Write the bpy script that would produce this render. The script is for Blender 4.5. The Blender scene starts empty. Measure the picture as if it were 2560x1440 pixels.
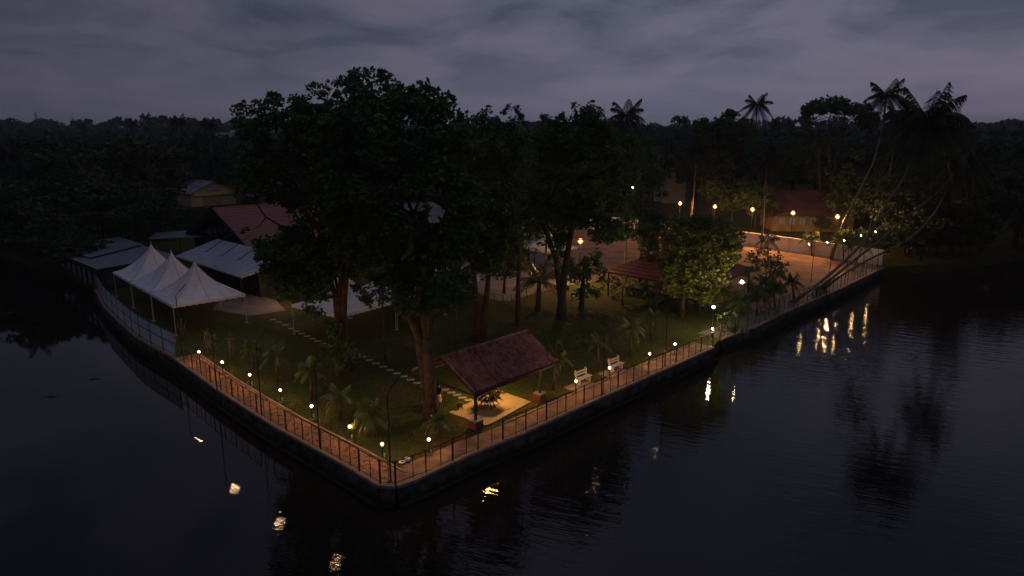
import bpy, bmesh, math, random
import numpy as np
from mathutils import Vector, Matrix
random.seed(7)
RNG = np.random.default_rng(11)
S = bpy.context.scene
COL = S.collection
R = math.radians
# ------------------------------------------------------------------ camera
CH, FP, HOR = 20.0, 1775.0, 312.0
PITCH = math.atan((720 - HOR) / FP)
cam = bpy.data.cameras.new('camera')
cam.sensor_width = 36
cam.lens = FP / 2560 * 36
cam.clip_start, cam.clip_end = 0.5, 9000
camo = bpy.data.objects.new('camera', cam)
COL.objects.link(camo)
camo.location = (0, 0, CH)
camo.rotation_euler = (math.pi / 2 - PITCH, 0, 0)
S.camera = camo
# ------------------------------------------------------------------ world: overcast dusk
W = bpy.data.worlds.new('World')
S.world = W
W.use_nodes = True
nt = W.node_tree
nt.nodes.clear()
def N(nt, t, **k):
    n = nt.nodes.new(t)
    for a, b in k.items():
        if a.startswith('i_'):
            n.inputs[a[2:].replace('_', ' ')].default_value = b
        else:
            setattr(n, a, b)
    return n
def ramp(nt, stops, interp='LINEAR'):
    n = nt.nodes.new('ShaderNodeValToRGB')
    n.color_ramp.interpolation = interp
    e = n.color_ramp.elements
    while len(e) < len(stops):
        e.new(0.5)
    for q, (p, c) in zip(e, stops):
        q.position = p
        q.color = (c[0], c[1], c[2], 1) if not isinstance(c, (int, float)) else (c, c, c, 1)
    return n
SUN_EL, SUN_AZ = R(2.0), R(60)
tc = N(nt, 'ShaderNodeTexCoord')
sep = N(nt, 'ShaderNodeSeparateXYZ')
nt.links.new(tc.outputs['Generated'], sep.inputs[0])
za = N(nt, 'ShaderNodeMath', operation='ADD'); za.inputs[1].default_value = 0.20
zc = N(nt, 'ShaderNodeMath', operation='MAXIMUM'); zc.inputs[1].default_value = 0.06
nt.links.new(sep.outputs[2], za.inputs[0]); nt.links.new(za.outputs[0], zc.inputs[0])
dx = N(nt, 'ShaderNodeMath', operation='DIVIDE'); dy = N(nt, 'ShaderNodeMath', operation='DIVIDE')
nt.links.new(sep.outputs[0], dx.inputs[0]); nt.links.new(zc.outputs[0], dx.inputs[1])
nt.links.new(sep.outputs[1], dy.inputs[0]); nt.links.new(zc.outputs[0], dy.inputs[1])
cmb = N(nt, 'ShaderNodeCombineXYZ')
nt.links.new(dx.outputs[0], cmb.inputs[0]); nt.links.new(dy.outputs[0], cmb.inputs[1])
n1 = N(nt, 'ShaderNodeTexNoise', i_Scale=1.45, i_Detail=8.0, i_Roughness=0.55, i_Distortion=0.35)
nt.links.new(cmb.outputs[0], n1.inputs['Vector'])
cl = ramp(nt, [(0.38, (0.048, 0.057, 0.094)), (0.47, (0.074, 0.079, 0.122)), (0.56, (0.100, 0.096, 0.143)), (0.68, (0.128, 0.115, 0.163))], 'EASE')
nt.links.new(n1.outputs[0], cl.inputs[0])
# lower sky near the horizon is smoother and paler
hz = ramp(nt, [(0.0, 0.75), (0.05, 0.5), (0.13, 0.0)])
nt.links.new(sep.outputs[2], hz.inputs[0])
mh = N(nt, 'ShaderNodeMixRGB'); mh.inputs[2].default_value = (0.120, 0.113, 0.168, 1)
nt.links.new(hz.outputs[0], mh.inputs[0]); nt.links.new(cl.outputs[0], mh.inputs[1])
# brighter towards the side where the sun went down (front right), darker on the left
dot = N(nt, 'ShaderNodeVectorMath', operation='DOT_PRODUCT')
dot.inputs[1].default_value = (0.34, 0.93, 0.10)
nt.links.new(tc.outputs['Generated'], dot.inputs[0])
az = ramp(nt, [(0.0, 0.42), (0.55, 0.55), (0.80, 0.72), (1.0, 1.06)])
nt.links.new(dot.outputs['Value'], az.inputs[0])
ml = N(nt, 'ShaderNodeMixRGB', blend_type='MULTIPLY'); ml.inputs[0].default_value = 1.0
nt.links.new(mh.outputs[0], ml.inputs[1]); nt.links.new(az.outputs[0], ml.inputs[2])
bgc = N(nt, 'ShaderNodeBackground', i_Strength=1.0)
zs = N(nt, 'ShaderNodeVectorMath', operation='MULTIPLY'); nt.links.new(ml.outputs[0], zs.inputs[0])
zm = N(nt, 'ShaderNodeMapRange', interpolation_type='SMOOTHSTEP'); zm.inputs['From Min'].default_value = .22; zm.inputs['From Max'].default_value = .9
zm.inputs['To Min'].default_value = 1.0; zm.inputs['To Max'].default_value = 2.4; nt.links.new(sep.outputs[2], zm.inputs['Value'])
cz3 = N(nt, 'ShaderNodeCombineXYZ')
for k_ in range(3): nt.links.new(zm.outputs[0], cz3.inputs[k_])
nt.links.new(cz3.outputs[0], zs.inputs[1])
nt.links.new(zs.outputs[0], bgc.inputs[0])
sky = N(nt, 'ShaderNodeTexSky', sky_type='NISHITA', sun_disc=False, sun_elevation=SUN_EL, sun_rotation=SUN_AZ)
bgs = N(nt, 'ShaderNodeBackground', i_Strength=0.05)
nt.links.new(sky.outputs[0], bgs.inputs[0])
mx = N(nt, 'ShaderNodeMixShader'); mx.inputs[0].default_value = 0.95
nt.links.new(bgs.outputs[0], mx.inputs[1]); nt.links.new(bgc.outputs[0], mx.inputs[2])
wo = N(nt, 'ShaderNodeOutputWorld')
nt.links.new(mx.outputs[0], wo.inputs[0])
# what is left of the sun behind the cloud
sl = bpy.data.lights.new('sun', 'SUN'); sl.energy = 0.03; sl.angle = R(25); sl.color = (1, .82, .75)
so = bpy.data.objects.new('sun', sl); COL.objects.link(so)
so.rotation_euler = Vector((math.sin(SUN_AZ), math.cos(SUN_AZ), math.sin(R(18)))).to_track_quat('Z', 'Y').to_euler()
S.view_settings.view_transform = 'Standard'
S.view_settings.look = 'None'
S.view_settings.gamma = 1
S.view_settings.exposure = 0.35
cy = S.cycles
cy.use_denoising = True
cy.caustics_reflective = False
cy.caustics_refractive = False
cy.max_bounces = 5
cy.diffuse_bounces = 2
cy.glossy_bounces = 3
cy.volume_bounces = 0
cy.sample_clamp_indirect = 12
# ------------------------------------------------------------------ helpers
def G(px, py, z=0.0):
    """ground position (x, y) under a full-size photo pixel, on the level z"""
    u = (px - 1280) / FP; v = (py - 720) / FP
    fy = math.cos(PITCH) - v * math.sin(PITCH); fz = -math.sin(PITCH) - v * math.cos(PITCH)
    t = (z - CH) / fz
    return (u * t, fy * t)
def ZY(px, py, Y):
    """(x, z) of a pixel ray at distance Y"""
    v = (py - 720) / FP
    fy = math.cos(PITCH) - v * math.sin(PITCH); fz = -math.sin(PITCH) - v * math.cos(PITCH)
    t = Y / fy
    return ((px - 1280) / FP * t, CH + fz * t)
def tag(o, label=None, cat=None, group=None, kind=None):
    if label: o['label'] = label
    if cat: o['category'] = cat
    if group: o['group'] = group
    if kind: o['kind'] = kind
    return o
def empty(name, loc, rz=0, label=None, cat=None, group=None):
    o = bpy.data.objects.new(name, None); COL.objects.link(o)
    o.location = loc; o.rotation_euler = (0, 0, rz); o.empty_display_size = 0.3
    return tag(o, label, cat, group)
class MB:
    def __init__(s): s.v = []; s.f = []
    def add(s, vs, fs):
        b = len(s.v); s.v += [tuple(v) for v in vs]; s.f += [tuple(b + i for i in f) for f in fs]
    def quad(s, *p): s.add(p, [tuple(range(len(p)))])
    def box(s, c, d, rz=0.0, M=None):
        hx, hy, hz = d[0] / 2, d[1] / 2, d[2] / 2
        m = Matrix.Translation(c) @ (M if M else Matrix.Rotation(rz, 4, 'Z'))
        vs = [m @ Vector((x * hx, y * hy, z * hz)) for x in (-1, 1) for y in (-1, 1) for z in (-1, 1)]
        s.add(vs, [(0, 1, 3, 2), (4, 6, 7, 5), (0, 4, 5, 1), (2, 3, 7, 6), (0, 2, 6, 4), (1, 5, 7, 3)])
    def beam(s, a, b, w, h):
        a = Vector(a); b = Vector(b); d = b - a
        if d.length < 1e-6: return
        q = d.to_track_quat('Y', 'Z').to_matrix().to_4x4()
        s.box((a + b) / 2, (w, d.length, h), M=q)
    def tube(s, pts, rad, n=8, cap=True):
        pts = [Vector(p) for p in pts]
        if isinstance(rad, (int, float)): rad = [rad] * len(pts)
        rings = []
        for i, p in enumerate(pts):
            t = (pts[min(i + 1, len(pts) - 1)] - pts[max(i - 1, 0)])
            if t.length < 1e-6: t = Vector((0, 0, 1))
            t.normalize()
            ref = Vector((1, 0, 0)) if abs(t.x) < .85 else Vector((0, 1, 0))
            a = t.cross(ref).normalized(); b = t.cross(a)
            rings.append([p + (a * math.cos(2 * math.pi * k / n) + b * math.sin(2 * math.pi * k / n)) * rad[i] for k in range(n)])
        vs = [v for r_ in rings for v in r_]
        fs = []
        for i in range(len(pts) - 1):
            for k in range(n):
                k2 = (k + 1) % n
                fs.append((i * n + k, i * n + k2, (i + 1) * n + k2, (i + 1) * n + k))
        if cap:
            fs.append(tuple(range(n))[::-1]); fs.append(tuple((len(pts) - 1) * n + k for k in range(n)))
        s.add(vs, fs)
    def prism(s, poly, z0, z1):
        n = len(poly)
        vs = [(p[0], p[1], z0) for p in poly] + [(p[0], p[1], z1) for p in poly]
        fs = [tuple(range(n))[::-1], tuple(range(n, 2 * n))] + [(i, (i + 1) % n, n + (i + 1) % n, n + i) for i in range(n)]
        s.add(vs, fs)
    def sphere(s, c, r, seg=10, rings=6, sz=1.0):
        vs = []; fs = []
        for i in range(rings + 1):
            th = math.pi * i / rings
            for k in range(seg):
                ph = 2 * math.pi * k / seg
                vs.append((c[0] + r * math.sin(th) * math.cos(ph), c[1] + r * math.sin(th) * math.sin(ph), c[2] + r * sz * math.cos(th)))
        for i in range(rings):
            for k in range(seg):
                k2 = (k + 1) % seg
                fs.append((i * seg + k, (i + 1) * seg + k, (i + 1) * seg + k2, i * seg + k2))
        s.add(vs, fs)
    def build(s, name, mat, parent=None, off=(0, 0, 0), smooth=False, bevel=0):
        me = bpy.data.meshes.new(name)
        vs = [(v[0] - off[0], v[1] - off[1], v[2] - off[2]) for v in s.v]
        me.from_pydata(vs, [], s.f)
        bm = bmesh.new(); bm.from_mesh(me)
        bmesh.ops.recalc_face_normals(bm, faces=bm.faces)
        bm.to_mesh(me); bm.free()
        me.materials.append(mat)
        if smooth:
            me.polygons.foreach_set('use_smooth', [True] * len(me.polygons))
        o = bpy.data.objects.new(name, me); COL.objects.link(o)
        if parent is not None: o.parent = parent
        if bevel:
            b = o.modifiers.new('bevel', 'BEVEL'); b.width = bevel; b.segments = 2; b.limit_method = 'ANGLE'
        return o
def npmesh(name, V, k, mat, parent=None, mi=None, loc=(0, 0, 0)):
    """mesh of separate k-gons from an (n*k, 3) array"""
    V = np.asarray(V, dtype=np.float32).reshape(-1, 3)
    n = len(V) // k
    me = bpy.data.meshes.new(name)
    me.vertices.add(len(V)); me.vertices.foreach_set('co', V.ravel())
    me.loops.add(n * k); me.loops.foreach_set('vertex_index', np.arange(n * k, dtype=np.int32))
    me.polygons.add(n); me.polygons.foreach_set('loop_start', np.arange(0, n * k, k, dtype=np.int32))
    try: me.polygons.foreach_set('loop_total', np.full(n, k, dtype=np.int32))
    except Exception: pass
    for m in (mat if isinstance(mat, (list, tuple)) else [mat]): me.materials.append(m)
    if mi is not None: me.polygons.foreach_set('material_index', mi.astype(np.int32))
    me.update(); me.validate()
    o = bpy.data.objects.new(name, me); COL.objects.link(o)
    o.location = loc
    if parent is not None: o.parent = parent
    return o
def kids(o): return [c for c in list(o.children)]
def copy_tree(o, parent=None):
    c = o.copy(); COL.objects.link(c)
    if parent is not None: c.parent = parent
    for ch in kids(o): copy_tree(ch, c)
    return c
def place(o, loc, rz=None, label=None, scale=None):
    o.location = loc
    if rz is not None: o.rotation_euler = (0, 0, rz)
    if scale is not None: o.scale = scale
    if label: o['label'] = label
    return o
# ------------------------------------------------------------------ materials
def halomat(name, col, st):  # see-through shell whose added glow imitates lens glare round a lamp
    m = bpy.data.materials.new(name); m.use_nodes = True; t = m.node_tree; t.nodes.clear()
    e = N(t, 'ShaderNodeEmission'); e.inputs[0].default_value = (*col, 1); e.inputs[1].default_value = st
    tr = N(t, 'ShaderNodeBsdfTransparent'); tr.inputs[0].default_value = (1, .93, .82, 1); a = N(t, 'ShaderNodeAddShader'); o = N(t, 'ShaderNodeOutputMaterial')
    t.links.new(e.outputs[0], a.inputs[0]); t.links.new(tr.outputs[0], a.inputs[1]); t.links.new(a.outputs[0], o.inputs[0])
    return m
def pmat(name, col, rough=0.8, var=0.25, scale=3.0, col2=None, bump=0.0, bscale=None, metal=0.0, spec=0.3, detail=5.0, obj=True, lo=.3, hi=.7, trans=0.0):
    m = bpy.data.materials.new(name); m.use_nodes = True
    t = m.node_tree; b = t.nodes['Principled BSDF']
    b.inputs['Roughness'].default_value = rough; b.inputs['Metallic'].default_value = metal
    b.inputs['Specular IOR Level'].default_value = spec
    tc = N(t, 'ShaderNodeTexCoord')
    src = tc.outputs['Object'] if obj else N(t, 'ShaderNodeNewGeometry').outputs['Position']
    nz = N(t, 'ShaderNodeTexNoise', i_Scale=scale, i_Detail=detail, i_Roughness=0.6)
    t.links.new(src, nz.inputs['Vector'])
    c2 = col2 or tuple(max(0, c * (1 - 2 * var)) for c in col)
    c1 = col if col2 else tuple(min(1, c * (1 + var)) for c in col)
    rp = ramp(t, [(lo, c2), (hi, c1)])
    t.links.new(nz.outputs[0], rp.inputs[0]); t.links.new(rp.outputs[0], b.inputs['Base Color'])
    if bump:
        n2 = N(t, 'ShaderNodeTexNoise', i_Scale=bscale or scale * 4, i_Detail=6.0)
        t.links.new(src, n2.inputs['Vector'])
        bp = N(t, 'ShaderNodeBump', i_Strength=1.0, i_Distance=bump)
        t.links.new(n2.outputs[0], bp.inputs['Height']); t.links.new(bp.outputs[0], b.inputs['Normal'])
    if trans:
        tr = N(t, 'ShaderNodeBsdfTranslucent'); t.links.new(rp.outputs[0], tr.inputs[0])
        ms = N(t, 'ShaderNodeMixShader'); ms.inputs[0].default_value = trans
        t.links.new(b.outputs[0], ms.inputs[1]); t.links.new(tr.outputs[0], ms.inputs[2])
        t.links.new(ms.outputs[0], t.nodes['Material Output'].inputs[0])
    return m
def emat(name, col, st):
    m = bpy.data.materials.new(name); m.use_nodes = True
    t = m.node_tree; t.nodes.clear()
    e = N(t, 'ShaderNodeEmission'); e.inputs[0].default_value = (*col, 1); e.inputs[1].default_value = st
    o = N(t, 'ShaderNodeOutputMaterial'); t.links.new(e.outputs[0], o.inputs[0])
    return m
LEAF = pmat('leaf_dark', (0.105, 0.175, 0.062), .6, col2=(0.045, 0.085, 0.034), scale=.55, lo=.35, hi=.65, obj=False, spec=.2, trans=.25)
LEAF2 = pmat('leaf_mango', (0.19, 0.20, 0.040), .5, col2=(0.09, 0.11, 0.025), scale=.8, lo=.35, hi=.65, obj=False, spec=.3, trans=.25)
LEAF3 = pmat('leaf_brownish', (0.085, 0.085, 0.045), .7, col2=(0.04, 0.045, 0.022), scale=.6, lo=.35, hi=.65, obj=False, spec=.15, trans=.2)
FARLEAF = pmat('leaf_far', (0.055, 0.080, 0.042), .8, col2=(0.022, 0.036, 0.022), scale=.09, lo=.35, hi=.65, obj=False, spec=.05)
MIDLEAF = pmat('leaf_mid', (0.075, 0.110, 0.048), .8, col2=(0.026, 0.042, 0.020), scale=.22, lo=.35, hi=.65, obj=False, spec=.1)
FROND = pmat('frond', (0.085, 0.125, 0.032), .5, col2=(0.035, 0.055, 0.016), scale=1.2, obj=False, spec=.35, trans=.2)
FROND_D = pmat('frond_dark', (0.032, 0.046, 0.020), .6, col2=(0.016, 0.022, 0.010), scale=.8, obj=False, spec=.2, trans=.2)
BARK = pmat('bark', (0.12, 0.078, 0.052), .9, col2=(0.032, 0.022, 0.016), scale=2.2, bump=.05, bscale=7)
BARKD = pmat('bark_dark', (0.06, 0.045, 0.036), .95, col2=(0.022, 0.018, 0.014), scale=2.0, bump=.04)
PALMBARK = pmat('palm_bark', (0.20, 0.17, 0.15), .9, col2=(0.085, 0.07, 0.06), scale=3, bump=.02)
BLACK = pmat('black_paint', (0.012, 0.012, 0.014), .45, var=.3, scale=5, spec=.4)
DARKBLUE = pmat('post_paint', (0.022, 0.028, 0.035), .4, var=.2, spec=.4)
CONC = pmat('concrete', (0.30, 0.29, 0.28), .9, col2=(0.13, 0.125, 0.12), scale=1.6, bump=.01)
WHITEP = pmat('white_plastic', (0.75, 0.75, 0.72), .5, var=.05)
TENT = pmat('tent_cloth', (0.80, 0.78, 0.80), .7, col2=(0.64, 0.62, 0.65), scale=1.1, spec=.2, bump=.06, bscale=1.1, lo=.3, hi=.6, trans=.12)
METROOF = pmat('grey_sheet', (0.20, 0.215, 0.26), .55, col2=(0.13, 0.14, 0.17), scale=.7, spec=.4)
METLIGHT = pmat('pale_sheet', (0.36, 0.38, 0.45), .5, col2=(0.26, 0.28, 0.33), scale=.7, spec=.4)
DARKWALL = pmat('dark_wall', (0.030, 0.030, 0.034), .7, var=.35, scale=.8)
GLASSD = pmat('dark_glass', (0.020, 0.030, 0.045), .15, var=.2, spec=.6)
MAROON = pmat('maroon_paint', (0.20, 0.045, 0.035), .7, col2=(0.12, 0.028, 0.024), scale=3)
YELLOWW = pmat('yellow_wall', (0.66, 0.50, 0.27), .9, col2=(0.50, 0.38, 0.20), scale=.4)
WHITEW = pmat('white_wall', (0.72, 0.67, 0.63), .9, col2=(0.46, 0.41, 0.37), scale=.45, detail=8, lo=.25, hi=.55)
STONE = pmat('path_stone', (0.36, 0.35, 0.31), .9, var=.2, scale=2)
WOODD = pmat('dark_plastic', (0.028, 0.016, 0.012), .4, var=.2, spec=.5)
PANEL = pmat('frosted_panel', (0.66, 0.74, 0.82), .35, col2=(0.54, 0.62, 0.70), scale=.8, spec=.5, trans=.4)
BLUE = pmat('blue_sheet', (0.03, 0.12, 0.30), .6, var=.2)
WHITEC = pmat('white_concrete', (0.62, 0.55, 0.48), .85, col2=(0.42, 0.36, 0.32), scale=3)

def tilemat(name, c1, c2, sx, sy, axis=None):
    """weathered clay tiles: rows of tone variation, from UV-less object coordinates"""
    m = bpy.data.materials.new(name); m.use_nodes = True
    t = m.node_tree; b = t.nodes['Principled BSDF']; b.inputs['Roughness'].default_value = .75
    b.inputs['Specular IOR Level'].default_value = .25
    tc = N(t, 'ShaderNodeTexCoord')
    mp = N(t, 'ShaderNodeMapping'); mp.inputs['Scale'].default_value = (sx, sy, sy)
    t.links.new(tc.outputs['Object'], mp.inputs[0])
    vo = N(t, 'ShaderNodeTexVoronoi', i_Scale=1.0); t.links.new(mp.outputs[0], vo.inputs['Vector'])
    sp = N(t, 'ShaderNodeSeparateXYZ'); t.links.new(vo.outputs['Color'], sp.inputs[0])
    nz = N(t, 'ShaderNodeTexNoise', i_Scale=.5, i_Detail=6.0); t.links.new(tc.outputs['Object'], nz.inputs[0])
    ad = N(t, 'ShaderNodeMath', operation='MULTIPLY_ADD'); ad.inputs[1].default_value = .45
    mm = N(t, 'ShaderNodeMath', operation='MULTIPLY'); mm.inputs[1].default_value = .65
    t.links.new(nz.outputs[0], mm.inputs[0])
    t.links.new(sp.outputs[0], ad.inputs[0]); t.links.new(mm.outputs[0], ad.inputs[2])
    rp = ramp(t, [(.2, c2), (.8, c1)]); t.links.new(ad.outputs[0], rp.inputs[0])
    t.links.new(rp.outputs[0], b.inputs['Base Color'])
    return m
TILE = tilemat('clay_tile', (0.40, 0.170, 0.140), (0.10, 0.045, 0.045), 5, 3)
TILE2 = tilemat('red_tile', (0.22, 0.105, 0.095), (0.15, 0.075, 0.070), .8, .8)
TILE3 = tilemat('old_tile', (0.13, 0.045, 0.035), (0.05, 0.022, 0.02), .8, .8)
SLATE = tilemat('grey_tile', (0.19, 0.19, 0.22), (0.11, 0.11, 0.13), .8, .8)

def groundmat():
    m = bpy.data.materials.new('lawn'); m.use_nodes = True
    t = m.node_tree; b = t.nodes['Principled BSDF']; b.inputs['Roughness'].default_value = .95
    b.inputs['Specular IOR Level'].default_value = .1
    g = N(t, 'ShaderNodeNewGeometry')
    n1 = N(t, 'ShaderNodeTexNoise', i_Scale=.16, i_Detail=7.0, i_Roughness=.62); t.links.new(g.outputs['Position'], n1.inputs['Vector'])
    n2 = N(t, 'ShaderNodeTexNoise', i_Scale=2.2, i_Detail=8.0, i_Roughness=.7); t.links.new(g.outputs['Position'], n2.inputs['Vector'])
    r1 = ramp(t, [(.38, (0.040, 0.064, 0.015)), (.54, (0.058, 0.062, 0.018)), (.68, (0.105, 0.062, 0.026))]); t.links.new(n1.outputs[0], r1.inputs[0])
    r2 = ramp(t, [(.3, .40), (.7, 1.35)]); t.links.new(n2.outputs[0], r2.inputs[0])
    mu = N(t, 'ShaderNodeMixRGB', blend_type='MULTIPLY'); mu.inputs[0].default_value = 1
    t.links.new(r1.outputs[0], mu.inputs[1]); t.links.new(r2.outputs[0], mu.inputs[2])
    t.links.new(mu.outputs[0], b.inputs['Base Color'])
    bp = N(t, 'ShaderNodeBump', i_Distance=.08); n3 = N(t, 'ShaderNodeTexNoise', i_Scale=6.0, i_Detail=8.0)
    t.links.new(g.outputs['Position'], n3.inputs['Vector']); t.links.new(n3.outputs[0], bp.inputs['Height']); t.links.new(bp.outputs[0], b.inputs['Normal'])
    return m
LAWN = groundmat()
DIRT = pmat('dirt', (0.33, 0.20, 0.125), .95, col2=(0.13, 0.078, 0.05), scale=.35, detail=10, bump=.05, bscale=3, obj=False, spec=.1)
PAVE = pmat('paving', (0.20, 0.185, 0.185), .85, col2=(0.11, 0.10, 0.10), scale=.5, detail=8, bump=.01, obj=False, spec=.2)
LATER = pmat('laterite_path', (0.31, 0.175, 0.12), .95, col2=(0.06, 0.032, 0.024), scale=3.2, detail=9, lo=.36, hi=.54, bump=.06, bscale=7, obj=False, spec=.1)
PATHR = pmat('path_right', (0.30, 0.185, 0.135), .9, col2=(0.15, 0.09, 0.07), scale=1.1, detail=9, lo=.35, hi=.6, bump=.02, bscale=9, obj=False, spec=.15)
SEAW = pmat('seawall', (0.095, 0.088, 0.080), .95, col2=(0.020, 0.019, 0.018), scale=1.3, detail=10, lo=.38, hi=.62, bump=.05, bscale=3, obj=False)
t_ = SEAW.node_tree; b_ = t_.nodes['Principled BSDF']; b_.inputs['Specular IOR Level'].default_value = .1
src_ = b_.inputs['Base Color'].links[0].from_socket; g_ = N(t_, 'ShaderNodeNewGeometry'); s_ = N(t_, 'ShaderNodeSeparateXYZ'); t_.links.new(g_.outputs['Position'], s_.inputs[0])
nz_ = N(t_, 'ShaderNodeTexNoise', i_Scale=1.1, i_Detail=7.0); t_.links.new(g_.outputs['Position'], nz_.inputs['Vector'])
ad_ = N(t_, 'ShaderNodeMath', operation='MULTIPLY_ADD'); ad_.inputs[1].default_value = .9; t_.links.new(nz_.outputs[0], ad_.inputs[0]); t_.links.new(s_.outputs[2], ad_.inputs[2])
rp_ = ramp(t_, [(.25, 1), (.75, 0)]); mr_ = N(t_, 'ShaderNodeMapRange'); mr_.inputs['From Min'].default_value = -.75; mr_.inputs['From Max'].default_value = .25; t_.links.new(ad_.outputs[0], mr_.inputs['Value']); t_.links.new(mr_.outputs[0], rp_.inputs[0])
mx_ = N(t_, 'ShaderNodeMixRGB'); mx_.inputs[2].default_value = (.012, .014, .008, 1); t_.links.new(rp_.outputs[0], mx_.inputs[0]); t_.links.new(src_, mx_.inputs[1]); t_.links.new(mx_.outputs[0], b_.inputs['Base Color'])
COPE = pmat('coping', (0.36, 0.27, 0.21), .9, col2=(0.18, 0.13, 0.10), scale=1.7, detail=8, obj=False, bump=.01)

def watermat():
    m = bpy.data.materials.new('water'); m.use_nodes = True
    t = m.node_tree; b = t.nodes['Principled BSDF']
    b.inputs['Base Color'].default_value = (0.012, 0.010, 0.008, 1); b.inputs['Roughness'].default_value = .02
    b.inputs['IOR'].default_value = 1.33; b.inputs['Specular IOR Level'].default_value = .5
    g = N(t, 'ShaderNodeNewGeometry')
    mp = N(t, 'ShaderNodeMapping', vector_type='TEXTURE'); mp.inputs['Rotation'].default_value = (0, 0, R(-24)); mp.inputs['Scale'].default_value = (3.2, .62, 1)
    t.links.new(g.outputs['Position'], mp.inputs[0])
    na = N(t, 'ShaderNodeTexNoise', i_Scale=1.0, i_Detail=3.0, i_Roughness=.6, i_Distortion=.3); t.links.new(mp.outputs[0], na.inputs['Vector'])
    # patches of breeze: calm on the left, rippled on the right
    nb = N(t, 'ShaderNodeTexNoise', i_Scale=.035, i_Detail=3.0); t.links.new(g.outputs['Position'], nb.inputs['Vector'])
    sp = N(t, 'ShaderNodeSeparateXYZ'); t.links.new(g.outputs['Position'], sp.inputs[0])
    mr = N(t, 'ShaderNodeMapRange'); mr.inputs['From Min'].default_value = -22; mr.inputs['From Max'].default_value = -4
    mr.inputs['To Min'].default_value = .12; mr.inputs['To Max'].default_value = 1.0
    t.links.new(sp.outputs[0], mr.inputs['Value'])
    rb = ramp(t, [(.35, .45), (.65, 1.25)]); t.links.new(nb.outputs[0], rb.inputs[0])
    mm = N(t, 'ShaderNodeMath', operation='MULTIPLY'); t.links.new(mr.outputs[0], mm.inputs[0]); t.links.new(rb.outputs[0], mm.inputs[1])
    m2 = N(t, 'ShaderNodeMath', operation='MULTIPLY'); m2.inputs[1].default_value = .032; t.links.new(mm.outputs[0], m2.inputs[0])
    nf = N(t, 'ShaderNodeTexNoise', i_Scale=3.6, i_Detail=2.0); t.links.new(g.outputs['Position'], nf.inputs['Vector'])
    fa = N(t, 'ShaderNodeMath', operation='MULTIPLY_ADD'); fa.inputs[1].default_value = .22; t.links.new(nf.outputs[0], fa.inputs[0]); t.links.new(na.outputs[0], fa.inputs[2])
    bp = N(t, 'ShaderNodeBump', i_Strength=1.0); t.links.new(fa.outputs[0], bp.inputs['Height']); t.links.new(m2.outputs[0], bp.inputs['Distance'])
    t.links.new(bp.outputs[0], b.inputs['Normal'])
    return m
WATER = watermat()
E_WARM = emat('glow_warm', (1.0, .52, .17), 330)
E_STREET = emat('glow_street', (1.0, .50, .19), 8500)
E_TUBE = emat('glow_tube', (1.0, .62, .34), 360)
E_STREET2 = emat('glow_far_tube', (1.0, .62, .28), 330)
E_COOL = emat('glow_cool', (.80, .95, 1.0), 60)
E_PAV = emat('glow_pavilion', (1.0, .52, .15), 470)
HALO_AMB = halomat('amber_halo_glass', (1.0, .42, .09), .45)
HALO_AMB2 = halomat('amber_street_halo', (1.0, .38, .06), 1.1)
E_SPOT2 = emat('glow_white_small', (1.0, .80, .42), 800)
E_SPOT = emat('glow_white', (1.0, .80, .42), 1500)
# ================================================================== land and water
WL = -1.3
wall_px = [(236, 712), (262, 765), (300, 802), (345, 842), (390, 868), (440, 895), (540, 968), (620, 1020), (700, 1070), (850, 1152), (950, 1211), (990, 1214)]
LW = [G(*p) for p in wall_px]                                   # left seawall line, ends at the corner
RW = [G(*p) for p in [(990, 1214), (1040, 1196), (1180, 1132), (1300, 1084), (1480, 1002), (1660, 922), (1782, 868)]]
FW = [G(*p) for p in [(1800, 848), (1890, 815), (1950, 784), (2097, 722), (2207, 668)]]
def norm2(a, b):
    d = Vector((b[0] - a[0], b[1] - a[1])); d.normalize(); return d
def offset(poly, d):
    out = []
    for i, p in enumerate(poly):
        a = poly[max(i - 1, 0)]; b = poly[min(i + 1, len(poly) - 1)]
        t = norm2(a, b); out.append((p[0] - t.y * d, p[1] + t.x * d))
    return out                                                   # +d = left of travel = inland (we travel left to right)
shoreL = [(-2500, 420), (-320, 176), (-150, 138), (-85.3, 116.5), (-76.6, 109.5), (-64.2, 100.4)]
shoreR = [(66, 104), (82.8, 112.9), (120, 124), (200, 138), (2500, 300)]
outline = shoreL + offset(LW, .05) + offset(RW[1:], .05) + offset(FW, .05) + shoreR + [(3500, 4500), (-3500, 4500)]
bm = bmesh.new()
vs = [bm.verts.new((x, y, 0)) for x, y in outline]
f = bm.faces.new(vs)
if f.normal.z < 0: f.normal_flip()
ex = bmesh.ops.extrude_face_region(bm, geom=[f])
top = [v for v in ex['geom'] if isinstance(v, bmesh.types.BMVert)]
for v in bm.verts:
    if v not in top: v.co.z = -2.2
bmesh.ops.triangulate(bm, faces=[q for q in bm.faces if len(q.verts) > 4])
bmesh.ops.recalc_face_normals(bm, faces=bm.faces)
me = bpy.data.meshes.new('ground'); bm.to_mesh(me); bm.free(); me.materials.append(LAWN)
o = bpy.data.objects.new('ground', me); COL.objects.link(o); tag(o, kind='structure')
mb = MB(); mb.quad((-3500, -400, WL), (3500, -400, WL), (3500, 4500, WL), (-3500, 4500, WL))
o = mb.build('water', WATER); tag(o, kind='structure')
def sheet(name, poly, z, mat):
    mb = MB(); mb.quad(*[(p[0], p[1], z) for p in poly])
    o = mb.build(name, mat); me = o.data
    b = bmesh.new(); b.from_mesh(me); bmesh.ops.triangulate(b, faces=b.faces)
    for q in b.faces:
        if q.normal.z < 0: q.normal_flip()
    b.to_mesh(me); b.free()
    return tag(o, kind='structure')
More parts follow.
